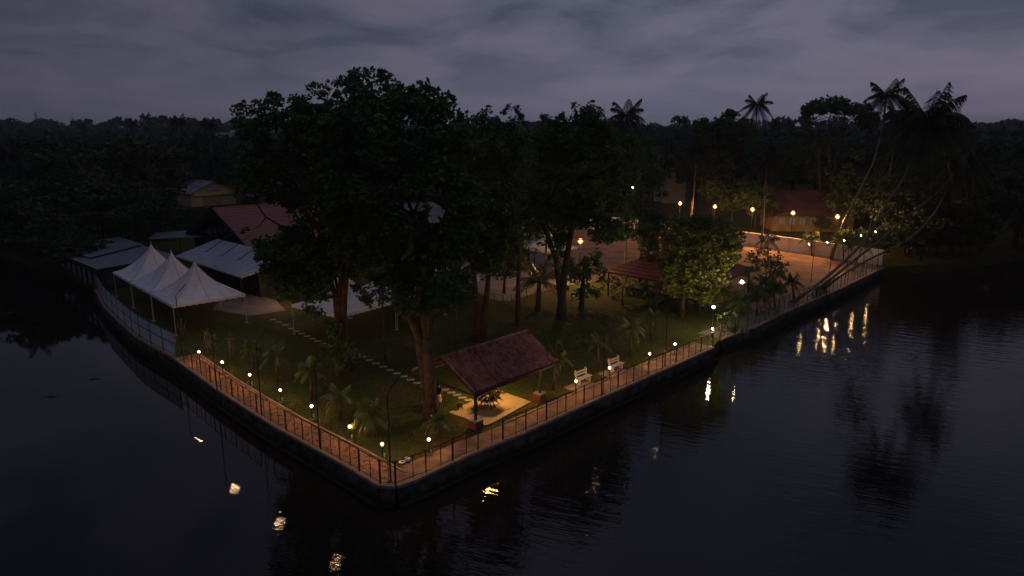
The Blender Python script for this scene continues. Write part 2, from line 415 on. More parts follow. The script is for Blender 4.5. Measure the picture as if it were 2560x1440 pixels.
def strip(name, A, B, z, mat):
    mb = MB()
    for i in range(len(A) - 1):
        mb.quad((*A[i], z), (*A[i + 1], z), (*B[i + 1], z), (*B[i], z))
    return tag(mb.build(name, mat), kind='structure')
LWp = LW[5:]
strip('path', offset(LWp, .2), offset(LWp, 1.75), .03, LATER)
strip('path', offset(RW, .2), offset(RW, 1.75), .036, PATHR)
strip('path', offset(FW, .2), offset(FW, 2.6), .03, PAVE)
yard = [G(*p) for p in [(1120, 735), (1180, 720), (1215, 742), (1245, 752), (1280, 752), (1320, 738), (1400, 716), (1480, 705), (1530, 690), (1600, 650), (1480, 585), (1300, 575), (1100, 600)]]
sheet('yard', yard, .012, PAVE)
lot = [G(*p) for p in [(1460, 690), (1530, 700), (1600, 690), (1850, 745), (1900, 790), (1960, 770), (2050, 730), (2120, 700), (2196, 664)]] + [(40.8, 117.5), (33, 127), (24, 138), (4, 138), (6, 108)]
sheet('lot', lot, .02, DIRT)
sheet('terrace', [G(*p) for p in [(530, 775), (625, 790), (715, 777), (690, 752), (640, 735), (560, 740)]], .04, PAVE)
# seawalls
def seawall(name, line, label):
    root = empty(name, (*line[len(line) // 2], 0), 0, label, 'retaining wall')
    off = root.location
    cop = MB(); face = MB()
    out = offset(line, -.22); inn = offset(line, .18); base = offset(line, -.38); l1 = offset(line, -.62)
    for i in range(len(line) - 1):
        a, b = i, i + 1
        # coping slab
        P = [(out[a], -.12), (out[a], .05), (inn[a], .05), (inn[a], -.12)]; Q = [(out[b], -.12), (out[b], .05), (inn[b], .05), (inn[b], -.12)]
        for k in range(4):
            k2 = (k + 1) % 4
            cop.quad((*P[k][0], P[k][1]), (*P[k2][0], P[k2][1]), (*Q[k2][0], Q[k2][1]), (*Q[k][0], Q[k][1]))
        i1 = offset(line, -.15)
        prof = [(i1, -.10), (base, -1.02), (l1, -1.05), (l1, -2.0)]
        for (u, z0), (w, z1) in zip(prof[:-1], prof[1:]):
            face.quad((*u[a], z0), (*w[a], z1), (*w[b], z1), (*u[b], z0))
    e = 0 if name else 0
    for i in (0, len(line) - 1):
        cop.quad((*out[i], -.12), (*out[i], .05), (*inn[i], .05), (*inn[i], -.12))
        face.quad((*i1[i], -.10), (*base[i], -1.02), (*l1[i], -1.05), (*l1[i], -2.0), (*offset(line, .4)[i], -2.0), (*offset(line, .4)[i], -.1))
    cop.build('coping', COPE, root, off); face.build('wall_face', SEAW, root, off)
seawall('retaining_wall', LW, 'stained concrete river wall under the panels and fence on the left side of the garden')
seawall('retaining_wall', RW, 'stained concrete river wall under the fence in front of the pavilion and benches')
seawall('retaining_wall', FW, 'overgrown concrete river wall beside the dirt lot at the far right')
# curbs on the inner side of the paths
def curb(line, d, label):
    mb = MB(); a = offset(line, d); b = offset(line, d + .14); r0 = (*line[len(line) // 2], 0)
    for i in range(len(line) - 1):
        mb.quad((*a[i], .0), (*a[i + 1], .0), (*a[i + 1], .10), (*a[i], .10))
        mb.quad((*a[i], .10), (*a[i + 1], .10), (*b[i + 1], .10), (*b[i], .10))
        mb.quad((*b[i], .10), (*b[i + 1], .10), (*b[i + 1], 0), (*b[i], 0))
    o = mb.build('curb', COPE, None, r0); o.location = r0; tag(o, label, 'curb')
curb(LWp[:-1], 1.76, 'low brown curb between the left river path and the lawn')
curb(RW[3:], 1.76, 'low brown curb between the right river path and the lawn by the benches')
# ================================================================== fences
def along(line, s):
    for a, b in zip(line[:-1], line[1:]):
        d = math.dist(a, b)
        if s <= d: return (a[0] + (b[0] - a[0]) * s / d, a[1] + (b[1] - a[1]) * s / d), math.atan2(b[1] - a[1], b[0] - a[0])
        s -= d
    return line[-1], math.atan2(line[-1][1] - line[-2][1], line[-1][0] - line[-2][0])
def length(line): return sum(math.dist(a, b) for a, b in zip(line[:-1], line[1:]))
def fence(line, H, label, wires=True, step=2.1, top=True):
    L = length(line); n = max(1, round(L / step)); st = L / n
    p0, _ = along(line, L / 2)
    root = empty('wire_fence', (*p0, .05), 0, label, 'fence', 'black wire mesh fence runs round the garden')
    off = root.location
    for i in range(n + 1):
        p, a = along(line, i * st); mb = MB(); w = .10 if i % 2 == 0 else .06
        mb.box((p[0], p[1], .05 + (H + .04) / 2), (w, .06, H + .04), a); mb.build('post', BLACK, root, off)
        if i < n:
            p, a = along(line, i * st + st * .55); mb = MB()
            mb.box((p[0], p[1], .05 + H / 2), (.035, .035, H), a); mb.build('stile', BLACK, root, off)
    for z in (.12, H):
        mb = MB()
        for i in range(n):
            p, _ = along(line, i * st); q, _ = along(line, (i + 1) * st)
            mb.beam((*p, z + .03), (*q, z + .03), .035, .035)
        mb.build('rail', BLACK, root, off)
    if wires:
        mb = MB(); k = int(L / .11)
        for i in range(k):
            p, a = along(line, (i + .5) * .11)
            c, s_ = math.cos(a) * .004, math.sin(a) * .004
            mb.quad((p[0] - c, p[1] - s_, .15), (p[0] + c, p[1] + s_, .15), (p[0] + c, p[1] + s_, H), (p[0] - c, p[1] - s_, H))
        z = .2
        while z < H:
            for i in range(n):
                p, _ = along(line, i * st); q, _ = along(line, (i + 1) * st)
                mb.quad((*p, z - .004), (*q, z - .004), (*q, z + .004), (*p, z + .004))
            z += .11
        mb.build('wire_mesh', BLACK, root, off)
    return root
fl = offset(LW, .03)
fence(fl[5:-1], 1.42, 'black wire mesh fence along the left river path from the frosted panels to the corner')
fence([fl[-2], offset(RW, .03)[0]], 1.42, 'short black wire mesh fence section closing the nearest corner of the garden', step=1)
fence(offset(RW, .03), 1.42, 'black wire mesh fence along the right river path in front of the pavilion')
fence(offset(FW, .03), 1.7, 'black wire mesh fence along the far river wall beside the dirt lot', step=2.6)
# frosted panel screen, left
pl = offset(LW, .06)[:6]
Lp = length(pl); n = 13; st = Lp / n
pm, _ = along(pl, Lp / 2)
root = empty('panel_screen', (*pm, .05), 0, 'screen of blue grey frosted panels in black frames beside the white tents', 'fence')
off = root.location
for i in range(n + 1):
    p, a = along(pl, i * st); mb = MB(); mb.box((*p, 1.15), (.09, .09, 2.25), a); mb.build('post', BLACK, root, off)
for i in range(n):
    p, _ = along(pl, i * st); q, _ = along(pl, (i + 1) * st)
    mb = MB(); mb.beam((*p, 1.2), (*q, 1.2), .012, 1.95); mb.build('panel', PANEL, root, off)
for z in (.2, 1.25, 2.2):
    mb = MB()
    for i in range(n):
        p, _ = along(pl, i * st); q, _ = along(pl, (i + 1) * st); mb.beam((*p, z), (*q, z), .07, .05)
    mb.build('rail', BLACK, root, off)
# white boundary wall with pilasters
Wb = [(53.9, 101.6), (47.0, 110.2), (40.6, 118.2), (33.4, 127.3), (25, 138), (10, 140), (-6, 142)]
pm = Wb[2]
root = empty('boundary_wall', (*pm, 0), 0, 'long white plastered boundary wall behind the lit dirt lot', 'wall')
mb = MB(); cp = MB()
for a, b in zip(Wb[:-1], Wb[1:]):
    mb.beam((*a, 1.1), (*b, 1.1), .18, 2.2); cp.beam((*a, 2.25), (*b, 2.25), .26, .1)
WALLW = pmat('cream_plaster', (0.86, 0.82, 0.76), .9, col2=(0.62, 0.57, 0.50), scale=.45, detail=8, lo=.25, hi=.55)
mb.build('wall', WALLW, root, (*pm, 0)); cp.build('coping', WALLW, root, (*pm, 0))
L = length(Wb); s = 0.3
while s < min(L, 60):
    p, a = along(Wb, s); q = MB(); q.box((p[0] - .0, p[1], 1.12), (.28, .30, 2.3), a); q.build('pilaster', WHITEW, root, (*pm, 0)); s += 3.6
# ================================================================== lamps
def make_bollard():
    r = empty('bollard_lamp', (0, 0, 0), 0, 'x', 'lamp', 'globe bollard lamps along the river paths')
    m = MB(); m.tube([(0, 0, .05), (0, 0, .86)], .035, 10); m.build('pole', BLACK, r)
    m = MB(); m.box((0, 0, .03), (.3, .3, .06)); m.build('base', CONC, r)
    m = MB(); m.tube([(0, 0, .85), (0, 0, .89)], .07, 10); m.build('collar', BLACK, r)
    m = MB(); m.sphere((0, 0, 1.0), .125, 16, 10); g_ = m.build('globe', HALO_AMB, r, smooth=True); m = MB(); m.sphere((0, 0, 1.0), .066, 12, 8); m.build('bulb', E_WARM, g_, smooth=True)  # amber glow in the globe stands in for a glare halo round the bulb
    m = MB(); m.box((.10, 0, .30), (.09, .08, .22)); m.build('switch_box', WHITEP, r, bevel=.01)
    return r
pb = [((500, 908), 'first bollard lamp from the frosted panels on the left path'), ((558, 935), 'second bollard lamp from the frosted panels on the left path'),
      ((627, 968), 'third bollard lamp from the frosted panels on the left path'), ((703, 1008), 'fourth bollard lamp from the frosted panels on the left path'),
      ((781, 1050), 'third bollard lamp from the near corner on the left path'), ((876, 1103), 'second bollard lamp from the near corner on the left path'),
      ((957, 1149), 'glowing bollard lamp right at the near corner of the garden'), ((1073, 1137), 'glowing bollard lamp left of the pavilion post on the right path, near the bucket'),
      ((1439, 985), 'glowing bollard lamp in front of the nearer white bench'), ((1523, 950), 'glowing bollard lamp in front of the farther white bench'),
      ((1623, 913), 'glowing bollard lamp right of the benches, nearest to them'), ((1686, 888), 'glowing bollard lamp between the benches and the end of the near fence'),
      ((1780, 848), 'glowing bollard lamp at the end of the near fence, under the shrubs')]
proto = make_bollard()
for i, ((px, py), lab) in enumerate(pb):
    o = proto if i == 0 else copy_tree(proto)
    place(o, (*G(px, py), .03), random.uniform(-.3, .3), lab)
def make_tube_pole(H, visible, small=False):
    """black pole whose slanted arm carries a tube light; local +X points inland"""
    r = empty('path_light_pole', (0, 0, 0), 0, 'x', 'light pole', 'tall black poles with a slanted tube light')
    m = MB(); m.tube([(0, 0, 0), (0, 0, H)], [.05, .035], 8); m.build('pole', BLACK, r)
    m = MB(); m.tube([(0, 0, H), (.34, 0, H + .38)], .028, 8); m.build('arm', BLACK, r)
    a = Vector((.30, 0, H + .34)); b = Vector((.95, 0, H + .92)); d = (b - a).normalized(); dn = Vector((d.z, 0, -d.x))
    m = MB(); m.beam(a, b, .085, .045); hs = m.build('housing', BLACK, r)
    k = -1 if visible else 1
    m = MB()
    if visible: c = dn * .05; m.tube([a.lerp(b, .45) + c, a.lerp(b, .65) + c], .026, 8); t = m.build('tube', E_STREET2, hs)
    else:
        c = dn * .0255; sd = Vector((0, .032, 0)); a2, b2 = a.lerp(b, .06), a.lerp(b, .94)
        m.quad(a2 + c - sd, a2 + c + sd, b2 + c + sd, b2 + c - sd); t = m.build('tube', E_TUBE, hs)
    m = MB(); m.box((0, .06, 1.4), (.05, .05, .09)); m.build('switch_box', WHITEP, r)
    return r
PT = make_tube_pole(5.3, False)
tall = [((455, 884), 'L', 'first tall slanted arm pole, at the end of the frosted panels'), ((543, 976), 'L', 'second tall slanted arm pole from the frosted panels on the left path'),
        ((655, 1040), 'L', 'third tall slanted arm pole from the frosted panels on the left path'), ((800, 1118), 'L', 'second tall slanted arm pole from the near corner on the left path'),
        ((977, 1206), 'L', 'tall slanted arm pole standing right in the near corner of the fence'), ((1507, 988), 'R', 'tall slanted arm pole between the two white benches'),
        ((1662, 917), 'R', 'tall slanted arm pole between the farther bench and the end of the near fence')]
angL, angR = math.atan2(.699, .715), math.atan2(.694, -.719)
for i, ((px, py), sd, lab) in enumerate(tall):
    o = PT if i == 0 else copy_tree(PT)
    place(o, (*G(px, py), .03), angL if sd == 'L' else angR, lab)
PF = make_tube_pole(4.4, True)
far = [((2027, 708), 'slanted arm pole in front of the white wall, leftmost beside the dirt lot'), ((2072, 702), 'slanted arm pole with a lit tube, second from the left beside the dirt lot'),
       ((2114, 696), 'slanted arm pole with a lit tube, third from the left beside the dirt lot'), ((2156, 680), 'slanted arm pole with a lit tube, second from the far corner of the lot'),
       ((2192, 668), 'slanted arm pole with a lit tube, at the far corner of the lot')]
for i, ((px, py), lab) in enumerate(far):
    o = PF if i == 0 else copy_tree(PF)
    place(o, (*G(px, py), .03), angR, lab)
# two bright lamps on plain poles
for (hx, hy), (bx, by), lab in [((1776, 769), (1779, 842), 'bright white pole lamp at the end of the near fence beside the mango tree'),
                                ((1851, 705), (1847, 812), 'bright white lamp on a pole behind the small palms, right of the lit mango tree')]:
    b = G(bx, by); X, Z = ZY(hx, hy, b[1])
    r = empty('pole_lamp', (*b, .03), 0, lab, 'light pole', 'bright white pole lamps by the mango tree')
    m = MB(); m.tube([(0, 0, 0), (0, 0, Z - .12)], .045, 8); m.build('pole', BLACK, r)
    m = MB(); m.box((0, 0, Z - .12), (.26, .16, .06)) if hx < 1800 else m.tube([(0, 0, Z - .10), (0, 0, Z - .07)], .46, 16); m.build('bracket_or_baffle', BLACK, r)  # second lamp: wide disc added to block its reflection in the water
    m = MB(); m.sphere((0, 0, Z + .02), .11, 12, 8, .8); m.build('lamp_head', E_SPOT if hx < 1800 else E_SPOT2, r, smooth=True)
# street lamps on high poles
def street(px, py, z, lab, em, rad=.09, name='street_lamp'):
    x, y = G(px, py, z)
    r = empty(name, (x, y, 0), 0, lab, 'street lamp', 'street lamps round the lot and yard')
    m = MB(); m.tube([(0, 0, 0), (0, 0, z - .15), (0, 0, z + .25)], [.07, .05, .04], 8); m.build('pole', BLACK, r)
    m = MB(); m.tube([(0, 0, z + .22), (0, -.10, z + .28)], .03, 6); m.tube([(0, -.10, z + .12), (0, -.10, z + .30)], [.52, .06], 16); m.build('lamp_shade', BLACK, r)
    if em is E_STREET: m = MB(); m.sphere((0, -.10, z), rad * 3.8, 16, 10); rr_ = m.build('globe', HALO_AMB2, r, smooth=True)  # amber globe added round the bulb as its orange glare halo
    else: rr_ = r
    m = MB(); m.sphere((0, -.10, z), rad, 12, 8); m.build('bulb', em, rr_, smooth=True)
for px, py, z, lab in [(1700, 508, 6.0, 'warm street lamp over the white wall, leftmost of the row of five'), (1787, 516, 6.0, 'warm street lamp over the white wall, second of five from the left'),
                       (1881, 523, 6.1, 'warm street lamp over the white wall, middle one of five'), (1982, 532, 6.2, 'warm street lamp in front of the yellow house with the blue windows'),
                       (2093, 541, 6.3, 'warm street lamp over the white wall, rightmost of the row of five'), (1451, 602, 5.6, 'warm street lamp in the yard among the big tree trunks')]:
    street(px, py, z, lab, E_STREET)
street(727, 679, 3.9, 'warm lamp beside the grey awning of the red roofed hall', E_STREET, .034)
street(1583, 468, 7.0, 'cool white lamp far behind the lot among dark trees', E_COOL, .22)
street(928, 484, 6.0, 'small cool lamp glimpsed behind the big tree crown', E_COOL, .14)
street(1412, 484, 6.5, 'tiny warm lamp glimpsed through the middle trees', emat('glow_small', (1, .75, .45), 40), .10)
# ================================================================== tents
def tent(c, ang, w, eave, peak, lab):
    r = empty('tent', (c[0], c[1], 0), ang, lab, 'tent', 'white peaked marquee tents')
    h = w / 2; n = 14; V = {}; mb = MB()
    def P(i, j):                       # ring i (0 = eave .. n = peak), j along one side of square perimeter
        t = i / n
        s_ = (1 - t)
        z = eave + (peak - eave) * (t ** 1.55) * .93 + (.07 * (peak - eave) if i == n else 0)
        k = j % 32; side = k // 8; u = (k % 8) / 8 * 2 - 1
        x, y = [(u, -1), (1, u), (-u, 1), (-1, -u)][side]
        # sides pull in towards a round mast head
        rr = math.hypot(x, y); f_ = (1 - t) + t / rr
        zz = z - .10 * math.sin(math.pi * t) * (1 - abs(u)) * 1.0
        return (x * h * s_ * (1 * (1 - t) + f_ * t), y * h * s_ * (1 * (1 - t) + f_ * t), zz)
    for i in range(n):
        for j in range(32):
            if i == n - 1: mb.quad(P(i, j), P(i, j + 1), P(n, 0))
            else: mb.quad(P(i, j), P(i, j + 1), P(i + 1, j + 1), P(i + 1, j))
    c_ = mb.build('canopy', TENT, r, smooth=True)
    sm_ = MB()                                     # stitched seams from eave to mast
    for j in (0, 4, 8, 12, 16, 20, 24, 28):
        for i in range(n - 1):
            p, q = Vector(P(i, j)), Vector(P(i + 1, j)); sm_.beam(p + Vector((0, 0, .012)), q + Vector((0, 0, .012)), .07, .02)
    sm_.build('seam', METLIGHT if False else WHITEC, c_)
    va = MB()
    for sgn, ax in ((-1, 0), (1, 0), (-1, 1), (1, 1)):
        m_ = 44
        for k in range(m_):
            u0 = -h + w * k / m_; u1 = -h + w * (k + 1) / m_
            d0 = .22 + .08 * abs(math.sin(math.pi * k / 4)); d1 = .22 + .08 * abs(math.sin(math.pi * (k + 1) / 4))
            q = [(u0, eave + .005), (u1, eave + .005), (u1, eave - d1), (u0, eave - d0)]
            e = sgn * (h + .006)
            va.quad(*[((a, e, z) if ax == 0 else (e, a, z)) for a, z in q])
    va.build('valance', TENT, r)
    mb = MB(); mb.tube([(0, 0, peak - .25), (0, 0, peak + .14)], [.12, .03], 8); mb.build('peak_cap', METLIGHT, r)
    for sx in (-1, 1):
        for sy in (-1, 1):
            mb = MB(); mb.tube([(sx * (h - .06), sy * (h - .06), 0), (sx * (h - .06), sy * (h - .06), eave)], .04, 8)
            mb.box((sx * (h - .06), sy * (h - .06), .02), (.3, .3, .03)); mb.build('leg', METLIGHT, r)
    return r
dL = Vector((-.671, .741)); pL = Vector((.741, .671)); FLc = Vector((-32.6, 66.2))
for k, lab in enumerate(['nearest peaked white tent beside the frosted panels, lit warm from the front', 'middle peaked white tent of the row beside the frosted panels', 'farthest peaked white tent of the row, next to the dark shed']):
    c = FLc + pL * 3.5 + dL * (3.6 + 7.3 * k)
    tent(c, math.atan2(pL.y, pL.x), 7.1, 3.05, 6.55, lab)
dM = Vector((.60, .80)); pM = Vector((-.80, .60)); K = Vector(G(848, 790, 3))
for k, lab in enumerate(['white tent half hidden behind the big tree, nearest of the garden row', 'white tent seen through gaps in the big tree, middle of the garden row', 'white tent beyond the big trunks, farthest of the garden row']):
    c = K + pM * 3.6 + dM * (3.6 + 7.2 * k)
    tent(c, math.atan2(dM.y, dM.x), 7.1, 3.0, 6.4, lab)
c = G(1375, 618, 3)
tent(c, R(50), 5.6, 3.0, 5.8, 'single white tent in the yard behind the lamp among the trunks')
# ================================================================== buildings
def gable(name, apex, rd, Ln, hw, wh, rh, roofmat, wallmat, label, cat='house', over=.5, gmat=None, rows=0):
    """apex = (x, y) under the front gable peak; rd = ridge direction into the building"""
    rd = Vector(rd).normalized(); ang = math.atan2(rd.y, rd.x)
    r = empty(name, (apex[0], apex[1], 0), ang, label, cat)
    mb = MB()                                      # local: +X along ridge, Y across
    mb.quad((0, -hw, 0), (Ln, -hw, 0), (Ln, -hw, wh), (0, -hw, wh)); mb.quad((0, hw, 0), (0, hw, wh), (Ln, hw, wh), (Ln, hw, 0))
    mb.quad((Ln, -hw, 0), (Ln, hw, 0), (Ln, hw, wh), (Ln, 0, rh), (Ln, -hw, wh))
    mb.build('wall', wallmat, r)
    mb = MB(); mb.quad((0, -hw, 0), (0, -hw, wh), (0, 0, rh), (0, hw, wh), (0, hw, 0)); mb.build('gable_wall', gmat or wallmat, r)
    sl = (rh - wh) / hw; t = .12
    mb = MB(); k = rows or 1
    for sg in (-1, 1):
        for i in range(k):                         # overlapping courses, each a slim step
            a0, a1 = i / k, (i + 1) / k
            y0, y1 = sg * (hw + over) * (1 - a0), sg * (hw + over) * (1 - a1)
            z0 = rh - sl * abs(y0) + .1 + (.06 if rows else 0); z1 = rh - sl * abs(y1) + .1
            mb.quad((-over, y0, z0), (Ln + over, y0, z0), (Ln + over, y1, z1), (-over, y1, z1))
            if rows: mb.quad((-over, y0, z0), (Ln + over, y0, z0), (Ln + over, y0, z0 - .06), (-over, y0, z0 - .06))
        ye = sg * (hw + over); ze = rh - sl * (hw + over) + .1
        mb.quad((-over, ye, ze), (Ln + over, ye, ze), (Ln + over, ye, ze - t), (-over, ye, ze - t))
        for x in (-over, Ln + over):
            mb.quad((x, ye, ze), (x, 0, rh + .1), (x, 0, rh + .1 - t), (x, ye, ze - t))
    rf = mb.build('roof', roofmat, r)
    mb = MB(); mb.tube([(-over, 0, rh + .14), (Ln + over, 0, rh + .14)], .12, 6); mb.build('ridge_cap', roofmat, rf)
    return r
def window(parent, x, y0, y1, z0, z1, facing='x', pane=GLASSD, fr=WHITEP):
    """window on local plane x = const (facing x) or y = const (facing y)"""
    m = MB(); cx, cz = (y0 + y1) / 2, (z0 + z1) / 2; t = .07
    for a, b in (((y0, cz), (t, z1 - z0 + t)), ((y1, cz), (t, z1 - z0 + t)), ((cx, z0), (y1 - y0 - t, t)), ((cx, z1), (y1 - y0 - t, t)), ((cx, cz), (.05, z1 - z0 - t))):
        if facing == 'x': m.box((x, a[0], a[1]), (.08, b[0], b[1]))
        else: m.box((a[0], x, a[1]), (b[0], .08, b[1]))
    f_ = m.build('window', fr, parent)
    m = MB()
    if facing == 'x': m.box((x, cx, cz), (.03, y1 - y0, z1 - z0))
    else: m.box((cx, x, cz), (y1 - y0, .03, z1 - z0))
    m.build('pane', pane, f_)
# red roofed hall with the dark glazed gable
ax = (-42.2, 102.9)
hall = gable('hall', ax, (.69, .72), 26, 10.5, 3.4, 8.1, TILE2, DARKWALL, 'large hall with a striped red tile roof and dark glazed gable behind the white tents', 'hall', 1.2, gmat=GLASSD, rows=16)
for y in np.arange(-9, 9.1, 1.8):
    h = 3.4 + (8.1 - 3.4) * (1 - abs(y) / 10.5) - .3
    mb = MB(); mb.box((-.06, y, h / 2), (.09, .07, h)); mb.build('mullion', BLACK, hall)
mb = MB(); mb.beam((-1.28, -11.7, 2.95), (-1.28, 0, 8.22), .14, .34); mb.beam((-1.28, 11.7, 2.95), (-1.28, 0, 8.22), .14, .34); mb.build('barge_board', BLACK, hall)
def awning(name, pts, lab, thick=.08, posts=True, mat=METLIGHT, struts=(), cat='awning', lo=None):
    """pts: 4 (x, y, z) corners"""
    c = np.mean(np.array(pts), axis=0); r = empty(name, (c[0], c[1], 0), 0, lab, cat); off = (c[0], c[1], 0)
    mb = MB(); n = 18
    A, B, C_, D = [Vector(p) for p in pts]
    for i in range(n):                              # shallow standing seams
        a0, a1 = i / n, (i + 1) / n
        mb.quad(A.lerp(B, a0), A.lerp(B, a1), D.lerp(C_, a1), D.lerp(C_, a0))
        mb.beam(A.lerp(B, a0) + Vector((0, 0, .02)), D.lerp(C_, a0) + Vector((0, 0, .02)), .04, .05)
    low = [Vector(p) - Vector((0, 0, thick)) for p in pts]
    for i in range(4): mb.quad(pts[i], pts[(i + 1) % 4], low[(i + 1) % 4], low[i])
    mb.build('roof_sheet', mat, r, off)
    mb = MB(); mb.beam(A - Vector((0, 0, .05)), B - Vector((0, 0, .05)), .08, .16); mb.build('gutter', METLIGHT, r, off)
    if posts:
        for p in (A.lerp(B, .02), A.lerp(B, .5), A.lerp(B, .98), C_.lerp(D, .02), C_.lerp(D, .98)):
            m = MB(); m.tube([(p.x, p.y, 0), (p.x, p.y, p.z - .1)], .06, 8); m.build('post', BLACK, r, off)
    for a, b in struts:
        m = MB(); m.tube([a, b], .05, 6); m.build('strut', BLACK, r, off)
    return r
fr = Vector((.72, -.69)); nn = Vector((-.69, -.72))
def hp(s, d, z):                                   # hall front frame: s along the gable from its peak, d out in front
    v = Vector(ax) + fr * s + nn * d; return (v.x, v.y, z)
A_, B_, C2, D_ = hp(5.0, 9.2, 3.0), hp(24.6, 9.2, 3.0), hp(24.6, 2.2, 4.3), hp(3.0, 2.2, 4.3)
A_ = hp(5.2, 9.0, 3.0)
awning('awning', [A_, B_, C2, D_], 'pale grey metal awning with rod struts in front of the glazed gable', struts=[(hp(s, 6.3, 3.45), hp(s + 1.1, 2.3, 6.0)) for s in (8, 12.5, 17)])
# low dark annex below the awning
r = empty('annex', hp(17, 5, 0), 0, 'low dark annex with black glass front under the grey awning', 'building')
mb = MB(); mb.prism([hp(7, 6.6, 0)[:2], hp(23.4, 6.6, 0)[:2], hp(23.4, 1.0, 0)[:2], hp(7, 1.0, 0)[:2]], 0, 3.1); mb.build('wall', DARKWALL, r, r.location)
for s in np.arange(8, 23, 2.2):
    m = MB(); a, b = Vector(hp(s, 6.63, 1.3)), Vector(hp(s + 1.7, 6.63, 1.3)); m.beam(a, b, .04, 2.2); m.build('window', GLASSD, r, r.location)
# back canopy on the left of the hall
awning('canopy_roof', [(*G(372, 596, 3.4), 3.4), (*G(522, 590, 3.4), 3.4), (*G(528, 574, 3.6), 3.7), (*G(392, 583, 3.6), 3.7)], 'thin grey canopy roof left of the glazed gable, behind the dark shed', cat='canopy', mat=METROOF)
# dark sheds behind the tents
def shed(pts_px, z, zr, lab, wallmat=DARKWALL):
    P = [G(px, py, z) for px, py in pts_px]; c = np.mean(np.array(P), axis=0); off = (c[0], c[1], 0)
    r = empty('shed', off, 0, lab, 'shed')
    ins = [tuple(np.array(p) + (c - np.array(p)) * .05) for p in P]
    m = MB(); m.prism(ins, 0, z - .12); m.build('wall', wallmat, r, off)
    m = MB(); m.prism(P, z - .12, z); rf = m.build('roof', METROOF, r, off)
    m = MB(); a, b, c3, d = [Vector((*p, z + .02)) for p in P[:4]]
    n = 22
    for i in range(1, n): m.beam(a.lerp(b, i / n), d.lerp(c3, i / n), .05, .05)
    m.build('roof_rib', METROOF, rf)['label'] = 'standing seams across the grey sheet roof'
    rf.children[0].data.transform(Matrix.Translation((-off[0], -off[1], 0)))
    for k in range(5):
        p = Vector((*ins[3], 0)).lerp(Vector((*ins[0], 0)), (k + .3) / 5.2); q = Vector((*ins[3], 0)).lerp(Vector((*ins[0], 0)), (k + .9) / 5.2)
        m = MB(); m.beam(p + Vector((0, 0, 1.4)), q + Vector((0, 0, 1.4)), .26, 1.6); m.build('window', GLASSD, r, off)
shed([(138, 617), (298, 592), (355, 610), (225, 643)], 3.3, 3.4, 'dark shed with a flat grey sheet roof at the far left by the water')
shed([(170, 643), (352, 612), (440, 640), (242, 672)], 3.0, 3.1, 'lower dark shed with a grey sheet roof touching the farthest white tent')
# grey tiled hall behind the big tree, grey strip roof, red hipped pavilion
gable('hall', (-20.5, 118), (.93, .36), 22, 8, 3.4, 7.0, SLATE, DARKWALL, 'hall with a grey tiled roof glimpsed through the big tree crown', 'hall', .8, rows=14)
o = awning('canopy_roof', [(*G(1252, 624, 3), 3.0), (*G(1338, 612, 3), 3.0), (*G(1342, 580, 3.6), 3.6), (*G(1250, 592, 3.6), 3.6)], 'pale grey lean-to roof behind the slender trunk in the yard', cat='canopy')
r = empty('kiosk', (*G(1290, 655, 0), 0), 0, 'small dark maroon kiosk under the pale lean-to roof in the yard', 'kiosk')
x, y = G(1290, 655, 0)
m = MB(); m.box((0, 3.0, 1.3), (4.2, 4, 2.6)); m.build('wall', MAROON, r); m = MB(); m.box((-.8, .98, 1.0), (.9, .05, 2.0)); m.build('door', BLACK, r)
m = MB(); m.box((0, 3.0, 2.66), (4.5, 4.3, .1)); m.build('roof', METROOF, r)
def hip(name, P, z, pk, pz, lab, mat, cat, post=True, wm=None, wh=None):
    c = np.mean(np.array(P), axis=0); r = empty(name, (c[0], c[1], 0), 0, lab, cat); off = (c[0], c[1], 0)
    m = MB(); k = 12; n = len(P)
    for i in range(n):
        a = Vector((*P[i], z)); b = Vector((*P[(i + 1) % n], z)); A = Vector((*pk, pz))
        for j in range(k):
            t0, t1 = j / k, (j + 1) / k
            u = Vector((0, 0, .04))
            p4 = [a.lerp(A, t0) + u, b.lerp(A, t0) + u, b.lerp(A, t1), a.lerp(A, t1)]
            m.quad(*p4) if j < k - 1 else m.quad(p4[0], p4[1], A)
            m.quad(p4[0], p4[1], p4[1] - u, p4[0] - u)
        m.quad(a, b, b - Vector((0, 0, .15)), a - Vector((0, 0, .15)))
    m.build('roof', mat, r, off)
    for i in range(n):
        p = Vector(P[i]).lerp(Vector(c), .07); m = MB(); m.tube([(p.x, p.y, 0), (p.x, p.y, z)], .11, 8); m.build('post', DARKBLUE, r, off)
    m = MB(); ins = [tuple(Vector(p).lerp(Vector(c), .3)) for p in P]; m.prism(ins, 0, wh or 1.1); m.build('counter', wm or DARKWALL, r, off)
hip('hip_pavilion', [(10.9, 82.9), (20.3, 73.6), (29.3, 84), (19.8, 93)], 3.0, (20, 83.3), 6.2, 'open pavilion with a dark maroon hipped roof behind the lit mango tree', MAROON, 'pavilion')
